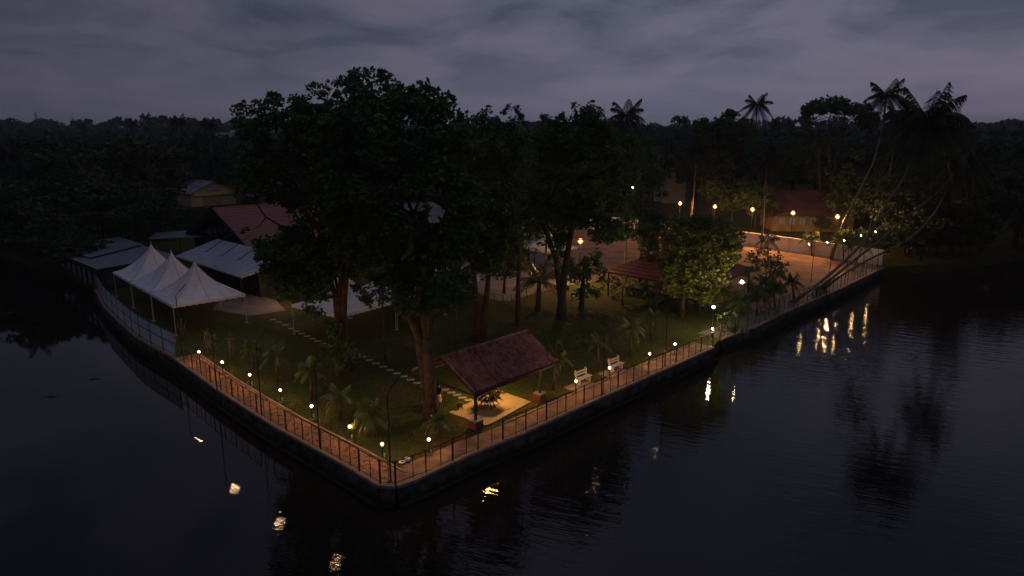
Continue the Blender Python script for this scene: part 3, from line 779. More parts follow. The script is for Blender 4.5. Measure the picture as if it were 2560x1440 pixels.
# yellow workshop far left, house behind the wall, small white houses
ap = ZY(531, 455, 181); rdv = Vector(G(472, 447, 5.9)) - Vector((ap[0], 181))
yh = gable('house', (ap[0], 181), (rdv.x, rdv.y), 13, 5.6, 3.4, 5.9, pmat('old_sheet', (.28, .26, .28), .8, var=.3, scale=.5), YELLOWW, 'yellow gabled workshop with a grey sheet roof on the far left bank', 'house', .5)
m = MB(); m.box((-.06, 0, 4.15), (.08, 3.6, .95)); f_ = m.build('window', BLUE, yh); m = MB(); m.box((-.13, 0, 4.15), (.04, 3.3, .75)); m.build('pane', METLIGHT, f_)
m = MB(); m.box((-.07, .6, 1.25), (.06, 4.4, 2.4)); m.build('door', pmat('tan_door', (.40, .30, .17), .8), yh)
m = MB(); m.box((-.25, 0, 2.75), (.5, 10.4, .1)); m.build('ledge', YELLOWW, yh)
gable('shed', (ap[0] - 9, 186), (rdv.x, rdv.y), 8, 3, 3.4, 4.6, METROOF, DARKWALL, 'small grey roofed shed left behind the yellow workshop', 'shed', .4)
x, y = G(600, 478, 3.6)
gable('shed', (x, y), (1, .3), 4.5, 2.2, 2.4, 3.3, BLUE, DARKWALL, 'shed with a bright blue sheet roof right of the yellow workshop', 'shed', .3)
x, y = (50.6, 141)
bh = gable('house', (x + .0, y), (.985, -.10), 15, 5, 3.6, 7.2, TILE3, pmat('old_yellow', (.30, .22, .11), .9, var=.3, scale=.4), 'yellow house with an old red tiled roof and blue windows behind the white wall', 'house', .8, rows=12)
for k in range(5):
    window(bh, -5.06, 1.2 + k * 1.9, 2.4 + k * 1.9, 1.3, 2.7, 'y', pane=pmat('pale_blue', (.30, .36, .50), .5), fr=BLUE)
m = MB(); m.box((13, -5.05, 1.1), (1.1, .06, 2.2)); m.build('door', BLUE, bh)
def white_house(px, py, z, w, d, h, lab, rz=0.2):
    x, y = G(px, py, z)
    r = empty('white_house', (x, y, 0), rz, lab, 'house')
    m = MB(); m.box((0, d / 2, h / 2), (w, d, h)); m.build('wall', WHITEW, r)
    m = MB(); m.box((0, d / 2, h + .1), (w + .8, d + .8, .2)); m.build('roof', METLIGHT, r)
    m = MB(); m.box((w * .25, d / 2, h + .9), (w * .35, d * .4, 1.4)); m.build('stair_room', WHITEW, r)
    for k in (-.3, 0.05, .35): window(r, -.03, k * w - .5, k * w + .5, h - 2.2, h - 1.0, 'y')
white_house(1690, 440, 7.0, 6, 7, 8.5, 'small white flat roofed house above the leftmost street lamps', .25)
white_house(655, 395, 9, 7, 7, 10, 'white flat roofed house glimpsed at the left edge of the big tree', -.2)
white_house(672, 424, 7, 20, 8, 7.6, 'long white house behind the big tree crown, right of the yellow workshop', -.1)
white_house(568, 336, 14, 14, 10, 15, 'distant white house on the horizon left of the big tree', .1)
white_house(222, 314, 15, 14, 10, 17, 'tiny distant white house on the left horizon', .1)
r = empty('old_wall', (*G(1730, 470, 1.5), 0), .15, 'grey compound wall far behind the row of street lamps', 'wall')
m = MB(); m.box((0, 0, 1.1), (22, .25, 2.2)); m.build('wall', CONC, r); m = MB(); m.box((0, 0, 2.26), (22.2, .4, .12)); m.build('coping', CONC, r)
# ================================================================== tiled garden pavilion
e = Vector((.68, .735)).normalized(); n_ = Vector((-.75, .66)).normalized()
E1 = Vector((-2.5, 44.3)); W2 = 6.5; L2 = 8.9
ang = math.atan2(e.y, e.x)
pv = empty('garden_pavilion', (E1.x, E1.y, 0), ang, 'open garden pavilion with a weathered red clay tile gable roof at the near corner', 'pavilion')
perp = W2                                         # local: X along the eave, Y across (inland)
ez, rz_ = 2.6, 4.38
mb = MB(); cols = 33; seg = 8; rws = 9
for side in (0, 1):
    for i in range(cols * seg):
        x0, x1 = L2 * i / (cols * seg), L2 * (i + 1) / (cols * seg)
        def cz(x): return .15 * abs(math.sin(math.pi * cols * x / L2))
        for j in range(rws):
            t0, t1 = j / rws, (j + 1) / rws
            y0, y1 = (perp / 2 * t0, perp / 2 * t1) if side == 0 else (perp - perp / 2 * t0, perp - perp / 2 * t1)
            z0, z1 = ez + (rz_ - ez) * t0 + .03, ez + (rz_ - ez) * t1
            mb.quad((x0, y0, z0 + cz(x0)), (x1, y0, z0 + cz(x1)), (x1, y1, z1 + cz(x1)), (x0, y1, z1 + cz(x0)))
            mb.quad((x0, y0, z0 + cz(x0)), (x1, y0, z0 + cz(x1)), (x1, y0, z0 - .03 + cz(x1)), (x0, y0, z0 - .03 + cz(x0)))
rf = mb.build('roof', TILE, pv)
mb = MB()
for k in range(24):
    mb.tube([(L2 * k / 24, perp / 2, rz_ + .03), (L2 * (k + 1) / 24 + .03, perp / 2, rz_ + .045)], [.11, .125], 8)
mb.build('ridge_tiles', TILE, rf)
mb = MB()                                         # soffit boarding, 9 cm under the tiles
for y0, y1, z0, z1 in ((0.02, perp / 2, ez - .07, rz_ - .07), (perp - .02, perp / 2, ez - .07, rz_ - .07)):
    mb.quad((.03, y0, z0), (L2 - .03, y0, z0), (L2 - .03, y1, z1), (.03, y1, z1))
mb.build('soffit', MAROON, pv)
for x in (.0, L2):
    mb = MB(); mb.beam((x, -.05, ez - .06), (x, perp / 2, rz_ - .04), .05, .16); mb.beam((x, perp + .05, ez - .06), (x, perp / 2, rz_ - .04), .05, .16)
    mb.build('barge_board', DARKBLUE, pv)
for y in (.12, perp - .12):
    mb = MB(); mb.beam((0.05, y, ez - .16), (L2 - .05, y, ez - .16), .12, .16); mb.build('eave_beam', DARKBLUE, pv)
for x in (.35, 7.0):
    for y in (.25, perp - 1.5):
        hb = .62
        mb = MB(); mb.box((x, y, (hb + ez - .24) / 2), (.15, .15, ez - .24 - hb)); mb.build('post', DARKBLUE, pv)
        mb = MB(); mb.box((x, y, hb / 2 - .03), (.72, .72, hb - .06)); pd = mb.build('plinth', MAROON, pv, bevel=.02)
        mb = MB(); mb.box((x, y, hb - .03), (.76, .76, .07)); mb.build('plinth_cap', CONC, pd)
for x in (.35, 3.7, 7.0):
    mb = MB(); mb.beam((x, .25, ez - .28), (x, perp - .25, ez - .28), .08, .1); mb.build('tie_beam', DARKBLUE, pv)
mb = MB(); mb.box((4.2, perp / 2 - .7, rz_ - .62), (1.6, .16, .07)); lh = mb.build('light_housing', BLACK, pv)
mb = MB(); mb.quad(*[(4.2 + a * .76, perp / 2 - .7 + b * .06, rz_ - .658) for a, b in ((-1, -1), (1, -1), (1, 1), (-1, 1))]); mb.build('tube_light', E_PAV, lh)
# slab
P = [(-1.7, 44.9), (1.4, 49.2), (-1.2, 51.7), (-4.5, 47.2)]
mb = MB(); mb.prism(P, .0, .09); o = mb.build('slab', pmat('slab_tiles', (.40, .29, .17), .8, col2=(.27, .20, .12), scale=.9, detail=8, obj=False), None, (*P[0], 0)); o.location = (*P[0], 0); tag(o, kind='structure')
# ------------------------------------------------------------------ chair pile, table, stool
def make_chair():
    r = empty('plastic_chair', (0, 0, 0), 0, 'x', 'chair', 'dark plastic chairs piled on the table')
    m = MB(); m.box((0, 0, .43), (.44, .44, .035)); m.build('seat', WOODD, r, bevel=.012)
    m = MB()
    for k in range(3): m.box((-.15 + .15 * k, .255, .66), (.125, .025, .42), M=Matrix.Rotation(-.15, 4, 'X'))
    m.box((0, .29, .86), (.47, .035, .12), M=Matrix.Rotation(-.15, 4, 'X')); m.build('backrest', WOODD, r)
    for sx in (-1, 1):
        for sy in (-1, 1):
            m = MB(); m.tube([(sx * .20, sy * .20, .42), (sx * .27, sy * .28, 0)], [.034, .026], 6); m.build('leg', WOODD, r)
        m = MB(); m.tube([(sx * .23, -.2, .42), (sx * .25, -.17, .63), (sx * .25, .25, .66)], .018, 6); m.build('armrest', WOODD, r)
    return r
tb = Vector((-1.75, 48.0))
t = empty('round_table', (tb.x, tb.y, .09), 0, 'round table with a pale top hidden under the pile of dark chairs', 'table')
m = MB(); m.tube([(0, 0, .70), (0, 0, .735)], .75, 24); m.build('tabletop', WHITEC, t)
for a in range(4):
    m = MB(); c, s_ = math.cos(a * 1.571 + .5), math.sin(a * 1.571 + .5); m.tube([(c * .45, s_ * .45, .7), (c * .5, s_ * .5, 0)], .025, 6); m.build('leg', WOODD, t)
ch = make_chair()
spots = [(0.62, 0, .30, 'x'), ]
cl_ = ['facing the river', 'towards the near pavilion post', 'on the near left side', 'on the left side towards the stool', 'on the far left side', 'at the back of the pile', 'on the far right side', 'on the right side towards the benches']
for i in range(13):
    o = ch if i == 0 else copy_tree(ch)
    if i < 8: a = i * math.pi / 4 - 2.0; th = R([66, 58, 74, 62, 70, 56, 76, 60][i]); rad = .74; zc_ = .98
    elif i < 12: a = (i - 8) * math.pi / 2 - 1.6; th = R([96, 84, 100, 88][i - 8]); rad = .38; zc_ = 1.34
    if i < 12:
        # tipped face down: backrest lying over the table, legs sticking outwards
        o.location = (tb.x + math.cos(a) * (rad + .43 * math.sin(th)), tb.y + math.sin(a) * (rad + .43 * math.sin(th)), .09 + zc_ - .43 * math.cos(th))
        o.rotation_euler = (th, random.uniform(-.2, .2), a - math.pi / 2 + random.uniform(-.3, .3))
        o['label'] = 'dark plastic chair tipped against the table ' + cl_[i] if i < 8 else 'dark plastic chair in the upper layer of the pile, ' + ['near side', 'right side', 'far side', 'left side'][i - 8]
    else:
        o.location = (tb.x + .1, tb.y + .1, .09 + 1.95); o.rotation_euler = (R(172), .25, .9); o['label'] = 'dark plastic chair turned upside down on top of the pile'
st_ = empty('stool', (-3.75, 47.85, .02), .4, 'small dark wooden stool left of the chair pile', 'stool')
m = MB(); m.tube([(0, 0, .5), (0, 0, .55)], .21, 16); m.build('seat', BARK, st_)
for a in range(4):
    c, s_ = math.cos(a * 1.571 + .8), math.sin(a * 1.571 + .8); m = MB(); m.tube([(c * .15, s_ * .15, .5), (c * .24, s_ * .24, 0)], .028, 6); m.build('leg', WOODD, st_)
m = MB()
for a in range(4):
    c, s_ = math.cos(a * 1.571 + .8), math.sin(a * 1.571 + .8); c2, s2 = math.cos(a * 1.571 + 2.37), math.sin(a * 1.571 + 2.37)
    m.beam((c * .2, s_ * .2, .22), (c2 * .2, s2 * .2, .22), .03, .04)
m.build('stretcher', WOODD, st_)
# ------------------------------------------------------------------ benches
def make_bench():
    r = empty('garden_bench', (0, 0, 0), 0, 'x', 'bench', 'white concrete benches by the right path')
    for sx in (-1, 1):
        m = MB(); m.box((sx * .62, 0, .2), (.13, .42, .4)); m.build('leg', WHITEC, r, bevel=.02)
        m = MB(); m.box((sx * .62, .24, .52), (.11, .11, .96), M=Matrix.Rotation(-.14, 4, 'X')); m.sphere((sx * .62, .32, 1.02), .075, 8, 6); m.build('back_post', WHITEC, r)
    m = MB(); m.box((0, -.02, .44), (1.7, .46, .08)); m.build('seat', WHITEC, r, bevel=.02)
    m = MB(); m.box((0, .26, .68), (1.45, .05, .12), M=Matrix.Rotation(-.14, 4, 'X')); m.box((0, .295, .88), (1.6, .05, .13), M=Matrix.Rotation(-.14, 4, 'X')); m.build('backrest', WHITEC, r)
    return r
b1 = make_bench(); b2 = copy_tree(b1)
for b, (px, py), lab in ((b1, (1458, 958), 'nearer white concrete bench with slatted back, closest to the pavilion'), (b2, (1540, 926), 'farther white concrete bench with slatted back, behind the tall pole')):
    place(b, (*G(px, py), .06), math.atan2(.719, .694), lab)
for (px, py), nm in (((1452, 966), 1), ((1533, 932), 2)):
    x, y = G(px, py); m = MB(); m.box((x, y, .03), (2.5, 1.5, .06), math.atan2(.719, .694)); o = m.build('slab', COPE, None, (x, y, 0)); o.location = (x, y, 0); tag(o, kind='structure')
# ------------------------------------------------------------------ small things
x, y = G(1019, 1160); bk = empty('bucket', (x, y, .03), 0, 'white paint bucket with a blue label band by the near corner', 'bucket')
m = MB(); m.tube([(0, 0, 0), (0, 0, .34)], [.13, .165], 16); bb = m.build('body', WHITEP, bk); m = MB(); m.tube([(0, 0, .34), (0, 0, .37)], .175, 16); m.build('rim', WHITEP, bk)
m = MB(); m.tube([(0, 0, .07), (0, 0, .22)], [.142, .156], 16, cap=False); m.build('label_band', BLUE, bb)
x, y = G(1005, 1158); bk = empty('basin', (x, y, .03), 0, 'shallow white basin with a pinkish rag lying left of the bucket', 'basin')
m = MB(); m.tube([(0, 0, 0), (0, 0, .07), (0, 0, .075)], [.15, .21, .2], 16); m.build('bowl', WHITEP, bk); m = MB(); m.sphere((.02, 0, .09), .11, 8, 5, .5); m.build('rag', pmat('rag', (.5, .25, .2), .9), bk)
x, y = G(1063, 1088); m = MB(); m.tube([(0, 0, .0), (.38, .25, 1.1)], .016, 6); m.tube([(.38, .25, 1.1), (.42, .27, 1.16)], .03, 6)
o = m.build('wooden_stick', pmat('pale_wood', (.42, .28, .20), .8)); o.location = (x, y, 0); tag(o, 'pale wooden stick leaning up from the ground beside the bushy palm', 'stick')
# stepping stones
pts = [(681, 800), (697, 806), (713, 813)] + [(728 + 13.2 * i, 822 + 6.3 * i) for i in range(7)] + [(822, 866), (840, 873), (858, 880), (876, 885), (892, 888)] + [(906 + 17.2 * i, 893 + 8.1 * i) for i in range(12)] + [(1113, 975), (1128, 982), (1143, 988), (1156, 995), (1172, 1001)]
m = MB(); m.box((0, 0, .02), (.62, .34, .07)); s0 = m.build('stepping_stone', STONE, bevel=.015)
tag(s0, 'pale rectangular stepping stone set in the lawn', 'stepping stone', 'stepping stones crossing the lawn to the pavilion')
for i, p in enumerate(pts):
    o = s0
    if i: o = s0.copy(); COL.objects.link(o)
    o.location = (*G(*p), 0); o.rotation_euler = (0, 0, R(12) + random.uniform(-.08, .08))
# striped bollards at the yard edge
def stripe():
    r = empty('marker_post', (0, 0, 0), 0, 'thin black marker post with pale bands at the yard edge', 'bollard', 'banded marker posts along the yard edge')
    m = MB(); m.tube([(0, 0, 0), (0, 0, .95)], .045, 8); m.build('post', BLACK, r)
    for z in (.35, .55, .75, .93):
        m = MB(); m.tube([(0, 0, z - .02), (0, 0, z + .02)], .05, 8); m.build('band', WHITEP, r)
    return r
sp0 = stripe()
for i, p in enumerate([(1236, 750), (1258, 756), (1278, 752), (1317, 742), (1350, 735), (1373, 730), (1240, 700), (1205, 745)]):
    o = sp0 if i == 0 else copy_tree(sp0); o.location = (*G(*p), 0)
# ------------------------------------------------------------------ person
def person(loc, rz):
    SK = pmat('skin', (.20, .11, .07), .6, var=.1); CL = pmat('black_shirt', (.015, .015, .018), .9, var=.2)
    r = empty('person', loc, rz, 'person in black shirt and patterned white wrap standing by the big trunk', 'person')
    me = bpy.data.meshes.new('body'); V = []; E_ = []; Rd = []
    def j(p, rr, par=None):
        V.append(p); Rd.append(rr)
        if par is not None: E_.append((par, len(V) - 1))
        return len(V) - 1
    pel = j((0, 0, .93), .13); ab = j((0, 0, 1.08), .12, pel); chs = j((0, .01, 1.28), .145, ab); sh = j((0, 0, 1.42), .10, chs)
    nk = j((0, .01, 1.50), .055, sh); hd = j((0, .02, 1.58), .075, nk); hd2 = j((0, .02, 1.68), .085, hd); j((0, .01, 1.745), .05, hd2)
    j((0, .115, 1.61), .014, hd2)                                                            # nose
    for s in (-1, 1):
        j((s * .088, .01, 1.63), .016, hd2)                                                   # ears
        a = j((s * .17, 0, 1.40), .058, sh); el = j((s * .24, -.02, 1.13), .042, a); wr = j((s * .23, .08, .90), .028, el); pm_ = j((s * .225, .10, .83), .030, wr)
        for q in range(4): f1 = j((s * (.245 - .014 * q), .095 + .018 * q, .765), .009, pm_); j((s * (.24 - .014 * q), .10 + .016 * q, .715 + .008 * abs(q - 1.5)), .008, f1)
        t1 = j((s * .205, .135, .81), .010, wr); j((s * .20, .15, .77), .008, t1)
        hp_ = j((s * .09, 0, .88), .095, pel); kn = j((s * .10, .03 * s, .50), .062, hp_); an = j((s * .10, -.02 + .04 * s, .09), .036, kn); j((s * .11, .12 + .04 * s, .03), .032, an)
    me.from_pydata(V, E_, [])
    b = bpy.data.objects.new('body', me); COL.objects.link(b); b.parent = r
    md = b.modifiers.new('skin', 'SKIN'); md.use_smooth_shade = True
    for i, v in enumerate(me.skin_vertices[0].data): v.radius = (Rd[i], Rd[i]); v.use_root = (i == 0)
    b.modifiers.new('sub', 'SUBSURF').levels = 1; me.materials.append(SK)
    m = MB(); m.tube([(0, 0, .92), (0, 0, 1.08), (0, .01, 1.28), (0, 0, 1.42), (0, .005, 1.47)], [.19, .165, .195, .16, .075], 14)
    for s in (-1, 1): m.tube([(s * .12, 0, 1.41), (s * .19, 0, 1.37), (s * .235, -.01, 1.18)], [.085, .078, .065], 10)
    m.build('shirt', CL, r, smooth=True)
    m = MB(); m.tube([(0, 0, .98), (0, .0, .80), (0, .01, .45), (0, 0, .24)], [.18, .20, .21, .24], 16); m.build('wrap', pmat('patterned_cloth', (.55, .48, .44), .9, col2=(.10, .08, .08), scale=6, lo=.42, hi=.5), r, smooth=True)
    m = MB(); m.sphere((0, -.012, 1.675), .108, 12, 8, 1.12); m.build('hair', pmat('hair', (.008, .007, .007), .6), r, smooth=True)
person((-5.35, 48.6, 0), R(-20))
# ================================================================== vegetation
def rdirs(n):
    v = RNG.normal(size=(n, 3)); return v / np.linalg.norm(v, axis=1, keepdims=True)
def leaves(cen, rad, dens, size, flat=.8, up=.35):
    """rhombus leaves scattered through clumps; cen (n,3), rad (n,)"""
    cnt = np.maximum(3, (dens * rad ** 2).astype(int)); idx = np.repeat(np.arange(len(cen)), cnt); n = len(idx)
    p = rdirs(n) * (RNG.random((n, 1)) ** .5); p[:, 2] *= flat
    # each clump is made of a few sprigs so that its edge is ragged
    sp = RNG.integers(0, 9, n); key = idx * 9 + sp
    uq, inv = np.unique(key, return_inverse=True); sc = rdirs(len(uq)) * (RNG.random((len(uq), 1)) ** .4) * .85; sc[:, 2] *= flat
    c = cen[idx] + rad[idx, None] * (sc[inv] + p * .42)
    a = rdirs(n); a[:, 2] *= .6; a /= np.linalg.norm(a, axis=1, keepdims=True)
    nr = rdirs(n); nr[:, 2] += up; b = np.cross(a, nr); b /= np.linalg.norm(b, axis=1, keepdims=True) + 1e-9
    s = size * (.6 + .8 * RNG.random((n, 1)))
    w = s * .30
    return np.stack([c - a * s * .5, c + b * w, c + a * s * .5, c - b * w], axis=1).reshape(-1, 3)
def inpoly(x, y, P):
    ins = np.zeros(len(x), bool); n = len(P)
    for i in range(n):
        x1, y1 = P[i]; x2, y2 = P[(i + 1) % n]
        c = ((y1 > y) != (y2 > y)) & (x < (x2 - x1) * (y - y1) / (y2 - y1 + 1e-9) + x1); ins ^= c
    return ins
def edged(x, y, P):
    d = np.full(len(x), 1e9); n = len(P)
    for i in range(n):
        a = np.array(P[i], float); b = np.array(P[(i + 1) % n], float); ab = b - a
        t = np.clip(((x - a[0]) * ab[0] + (y - a[1]) * ab[1]) / (ab @ ab + 1e-9), 0, 1)
        d = np.minimum(d, np.hypot(x - a[0] - t * ab[0], y - a[1] - t * ab[1]))
    return d
def pxw(x, y, Y):
    v = (y - 720) / FP; fy = math.cos(PITCH) - v * math.sin(PITCH); fz = -math.sin(PITCH) - v * math.cos(PITCH)
    t = Y / fy; return np.stack([(x - 1280) / FP * t, np.broadcast_to(Y, np.shape(t)) + 0 * t, CH + fz * t], axis=-1)
def crown_blobs(polys, Y, D, per, r0, r1, holes=(), zmin=.4, shell=.0):
    """clump centres filling a crown whose side view at distance Y is polys, D metres deep each way"""
    C = []; Rr = []
    for P in polys:
        P = [tuple(p) for p in P]; xs = [p[0] for p in P]; ys = [p[1] for p in P]
        area = abs(sum(P[i][0] * P[(i + 1) % len(P)][1] - P[(i + 1) % len(P)][0] * P[i][1] for i in range(len(P)))) / 2
        k = FP / Y; n = int(per * area / k / k); x = []; 
        X = RNG.uniform(min(xs), max(xs), n * 8); Z = RNG.uniform(min(ys), max(ys), n * 8)
        ok = inpoly(X, Z, P)
        for h in holes: ok &= ~inpoly(X, Z, h)
        X, Z = X[ok][:n], Z[ok][:n]
        r = RNG.uniform(r0, r1, len(X)); ed = edged(X, Z, P); r = np.minimum(r, np.maximum(.35 * r0, ed / k + .35 * r0))
        dd = D * np.sqrt(np.clip(ed / (max(ed.max(), 1)), 0, 1)) + .3
        u = RNG.uniform(-1, 1, len(X)); dy = dd * np.sign(u) * np.abs(u) ** (.5 if shell else .8)
        c = pxw(X, Z, Y + dy * 1.0)
        C.append(c); Rr.append(r)
    C = np.concatenate(C); Rr = np.concatenate(Rr); ok = C[:, 2] > zmin
    return C[ok], Rr[ok]
def limb(mb, a, b, ra, rb, bow=.12, n=5):
    a = Vector(a); b = Vector(b); L = (b - a).length; o = Vector((random.uniform(-1, 1), random.uniform(-1, 1), -random.random() * 1.2)) * L * bow
    pts = []
    for i in range(n + 1):
        t = i / n; pts.append(a.lerp(b, t) + o * math.sin(math.pi * t) + Vector((random.uniform(-1, 1), random.uniform(-1, 1), random.uniform(-1, 1))) * L * .02 * (0 < i < n))
    mb.tube(pts, [ra + (rb - ra) * (i / n) ** .8 for i in range(n + 1)], 6)
    return pts
def big_tree(base, Y, trunks, polys, D, per, r0, r1, dens, leaf, label, mat=LEAF, bark=BARK, holes=(), nl=14, tw=60, name='tree', group=None, cat='tree', zmin=.4, limb_r=.16):
    """trunks: pixel paths [(x, y, width)...] at distance Y, first point on the ground"""
    bx, bz = ZY(base[0], base[1], Y)
    r = empty(name, (bx, Y, 0), 0, label, cat, group); off = (bx, Y, 0)
    C_, Rr = crown_blobs(polys, Y, D, per, r0, r1, holes, zmin)
    V = leaves(C_, Rr, dens, leaf) - np.array(off)
    npmesh('crown', V, 4, mat, r)
    mb = MB(); ends = []
    for ti, tp in enumerate(trunks):
        pts = []; rad = []
        for i, (x, y, w) in enumerate(tp):
            X, Z = ZY(x, y, Y); yo = 0 if i == 0 else random.uniform(-.15, .15) * i
            pts.append((X, Y + yo, max(Z, -.1) if i else -.1)); rad.append(w / 2 * Y / FP)
        if tp[0][1] >= base[1] - 12: rad[0] *= 1.35
        # resample for smooth flare
        mb.tube(pts, rad, 12); ends.append((Vector(pts[-1]), rad[-1]))
    lp = []
    if nl and len(C_):
        for k in range(nl):
            e, er = ends[k % len(ends)]; q = C_[RNG.integers(len(C_))]
            if q[2] < e.z - .5 and random.random() < .8: q = C_[RNG.integers(len(C_))]
            lp += limb(mb, e, q, min(limb_r, er * .7), .035)[1:]
        lp = np.array([tuple(p) for p in lp])
        for k in range(tw):
            q = C_[RNG.integers(len(C_))]; d = np.linalg.norm(lp - q, axis=1) ; j = d.argmin(); 
            if d[j] < .3: continue
            limb(mb, lp[j], q, .045, .012, n=3)
    mb.build('trunk', bark, r, off, smooth=True)
    return r
# the two big trees in the middle; crowns meet
TA2 = [(950, 690), (1000, 660), (1100, 680), (1175, 650), (1185, 740), (1150, 790), (1110, 770), (1085, 810), (1040, 800), (1010, 790), (960, 750)]
TA = [(600, 262), (630, 262), (660, 240), (690, 222), (715, 248), (760, 226), (790, 194), (812, 212), (835, 190), (872, 158), (895, 176), (908, 156), (935, 180), (965, 170), (1005, 172), (1040, 205), (1100, 204), (1112, 238), (1150, 252), (1196, 262), (1206, 300), (1170, 380), (1200, 440), (1210, 540), (1190, 620), (1150, 660), (1165, 740), (1100, 750), (1060, 720), (1000, 740), (960, 700), (900, 720), (820, 650), (760, 640), (730, 600), (640, 520), (590, 500), (584, 440), (610, 380), (586, 300)]
hA = [[(1020, 590), (1060, 590), (1070, 640), (1040, 665), (1015, 640)], [(940, 640), (990, 640), (1000, 680), (950, 690)], [(1115, 655), (1150, 640), (1145, 690), (1110, 700)], [(1000, 480), (1040, 490), (1110, 550), (1090, 560), (1040, 520)]]
big_tree((1077, 1052), G(1077, 1052)[1], [[(1077, 1052, 36), (1075, 985, 34), (1073, 900, 31), (1062, 820, 28), (1050, 740, 24), (1042, 640, 18), (1030, 540, 14)], [(1070, 900, 22), (1048, 842, 24), (1030, 800, 22), (1012, 740, 18), (1000, 660, 14)], [(1058, 790, 20), (1075, 700, 14), (1100, 600, 12), (1120, 520, 9)]],
         [[p if p[0] > 880 else (880 + (p[0] - 880) * .3, p[1]) for p in TA], TA2], 5.0, 1.9, .75, 1.5, 120, .36,
         'tallest leafy tree with a thick forked trunk beside the tiled garden pavilion', holes=hA, nl=18, tw=110, limb_r=.2)
TB = [(600, 262), (630, 262), (660, 240), (690, 222), (715, 248), (760, 226), (790, 194), (812, 212), (835, 190), (880, 180), (960, 250), (980, 400), (960, 560), (940, 680), (890, 700), (850, 690), (830, 700), (760, 700), (700, 740), (650, 690), (640, 640), (600, 575), (640, 560), (690, 560), (700, 530), (640, 500), (590, 470), (584, 440), (610, 380), (586, 300)]
hB = [[(560, 500), (700, 510), (760, 530), (740, 560), (650, 600), (560, 540)], [(700, 405), (735, 405), (735, 425), (700, 425)]]
TB4 = [(636, 600), (660, 570), (720, 560), (780, 600), (800, 690), (760, 745), (700, 750), (655, 715)]
TB5 = [(840, 640), (960, 610), (1050, 650), (1030, 720), (990, 765), (930, 775), (885, 735)]
TB2 = [(700, 640), (800, 620), (830, 680), (820, 740), (800, 800), (770, 830), (745, 790), (700, 700)]
TB3 = [(800, 800), (850, 800), (870, 850), (905, 880), (905, 920), (880, 950), (835, 940), (835, 890), (795, 890), (800, 860), (825, 840)]
big_tree((855, 930), G(855, 930)[1], [[(852, 930, 26), (850, 860, 24), (848, 780, 26), (850, 740, 26)], [(848, 800, 16), (862, 740, 16), (868, 660, 14), (880, 560, 10)], [(846, 800, 16), (838, 740, 15), (820, 680, 13), (790, 600, 10)], [(850, 740, 20), (850, 640, 14), (800, 500, 9)]],
         [TB, TB2, TB4, [(578, 268), (600, 255), (640, 245), (665, 300), (660, 420), (640, 520), (585, 500), (580, 440), (605, 380)], [(655, 240), (700, 225), (715, 300), (650, 330)]], 4.2, 2.0, .6, 1.3, 125, .34,
         'big leafy tree with several stems and a low hanging leaf clump, left of the tallest', holes=hB, nl=18, tw=90)
for P_, Yc, lab_, nm_ in ((TB3, 54.5, 'low hanging leafy vine clump on the stems of the big left tree', 'vine_clump'),):
    cx_ = sum(p[0] for p in P_) / len(P_)
    big_tree((850, 940), Yc, [[(850, 930, 3), (852, 830, 3)]], [P_], 1.0, 9, .35, .65, 150, .30, lab_, name=nm_, cat='vine', nl=4, tw=10)
big_tree((1145, 800), 60, [[(1140, 822, 7), (1138, 760, 5), (1130, 700, 4)]], [[(1050, 620), (1120, 600), (1185, 640), (1180, 720), (1160, 770), (1110, 790), (1065, 760)]], 1.8, 2.4, .5, .9, 120, .32, 'small dark tree between the tallest tree and the twin trunk', nl=6, tw=20)
big_tree((960, 850), 58, [[(962, 862, 6), (958, 790, 5), (955, 710, 4)]], [TB5], 1.8, 3.4, .45, .85, 120, .32, 'small dark tree in front of the garden tents, between the two biggest trees', nl=6, tw=20)
# middle row
big_tree((1262, 745), 84, [[(1260, 735, 6), (1262, 680, 5), (1264, 620, 4)]], [[(1180, 510), (1340, 530), (1352, 620), (1310, 685), (1250, 700), (1195, 690), (1170, 630)]], 2.6, 2.4, .6, 1.1, 100, .34, 'dark tree at the yard edge between the twin trunk and the slender trunk', nl=8, tw=30)
big_tree((1365, 700), 96, [[(1362, 660, 6), (1366, 600, 5)]], [[(1330, 480), (1470, 500), (1475, 560), (1420, 590), (1345, 580)], [(1540, 520), (1600, 530), (1605, 600), (1560, 610), (1530, 570)]], 2.6, 2.2, .6, 1.1, 90, .36, 'dark tree in the yard behind the single white tent', nl=8, tw=20)
big_tree((1198, 852), G(1198, 852)[1], [[(1195, 852, 26), (1192, 780, 18), (1185, 700, 15), (1180, 600, 12)], [(1203, 850, 22), (1215, 760, 16), (1222, 680, 12), (1235, 590, 10)]],
         [[(1160, 330), (1195, 265), (1230, 270), (1250, 300), (1262, 262), (1290, 252), (1310, 262), (1318, 300), (1335, 340), (1330, 460), (1290, 560), (1260, 650), (1235, 700), (1180, 680), (1120, 620), (1150, 500)], [(1130, 690), (1175, 660), (1180, 735), (1145, 740)], [(1170, 540), (1300, 540), (1310, 610), (1265, 650), (1240, 700), (1200, 700)]],
         3.5, 2.3, .6, 1.25, 110, .34, 'leafy tree with a twin trunk behind the pavilion roof', nl=14, tw=90, bark=BARK)
big_tree((1295, 812), G(1295, 812)[1], [[(1294, 812, 12), (1296, 700, 11), (1300, 560, 10), (1303, 460, 7)]],
         [[(1240, 430), (1300, 400), (1370, 430), (1360, 520), (1320, 560), (1250, 540)]], 2.5, 1.5, .5, .9, 80, .3, 'slender straight trunked tree between the twin trunk and the coconut palm', mat=LEAF3, nl=12, tw=60)
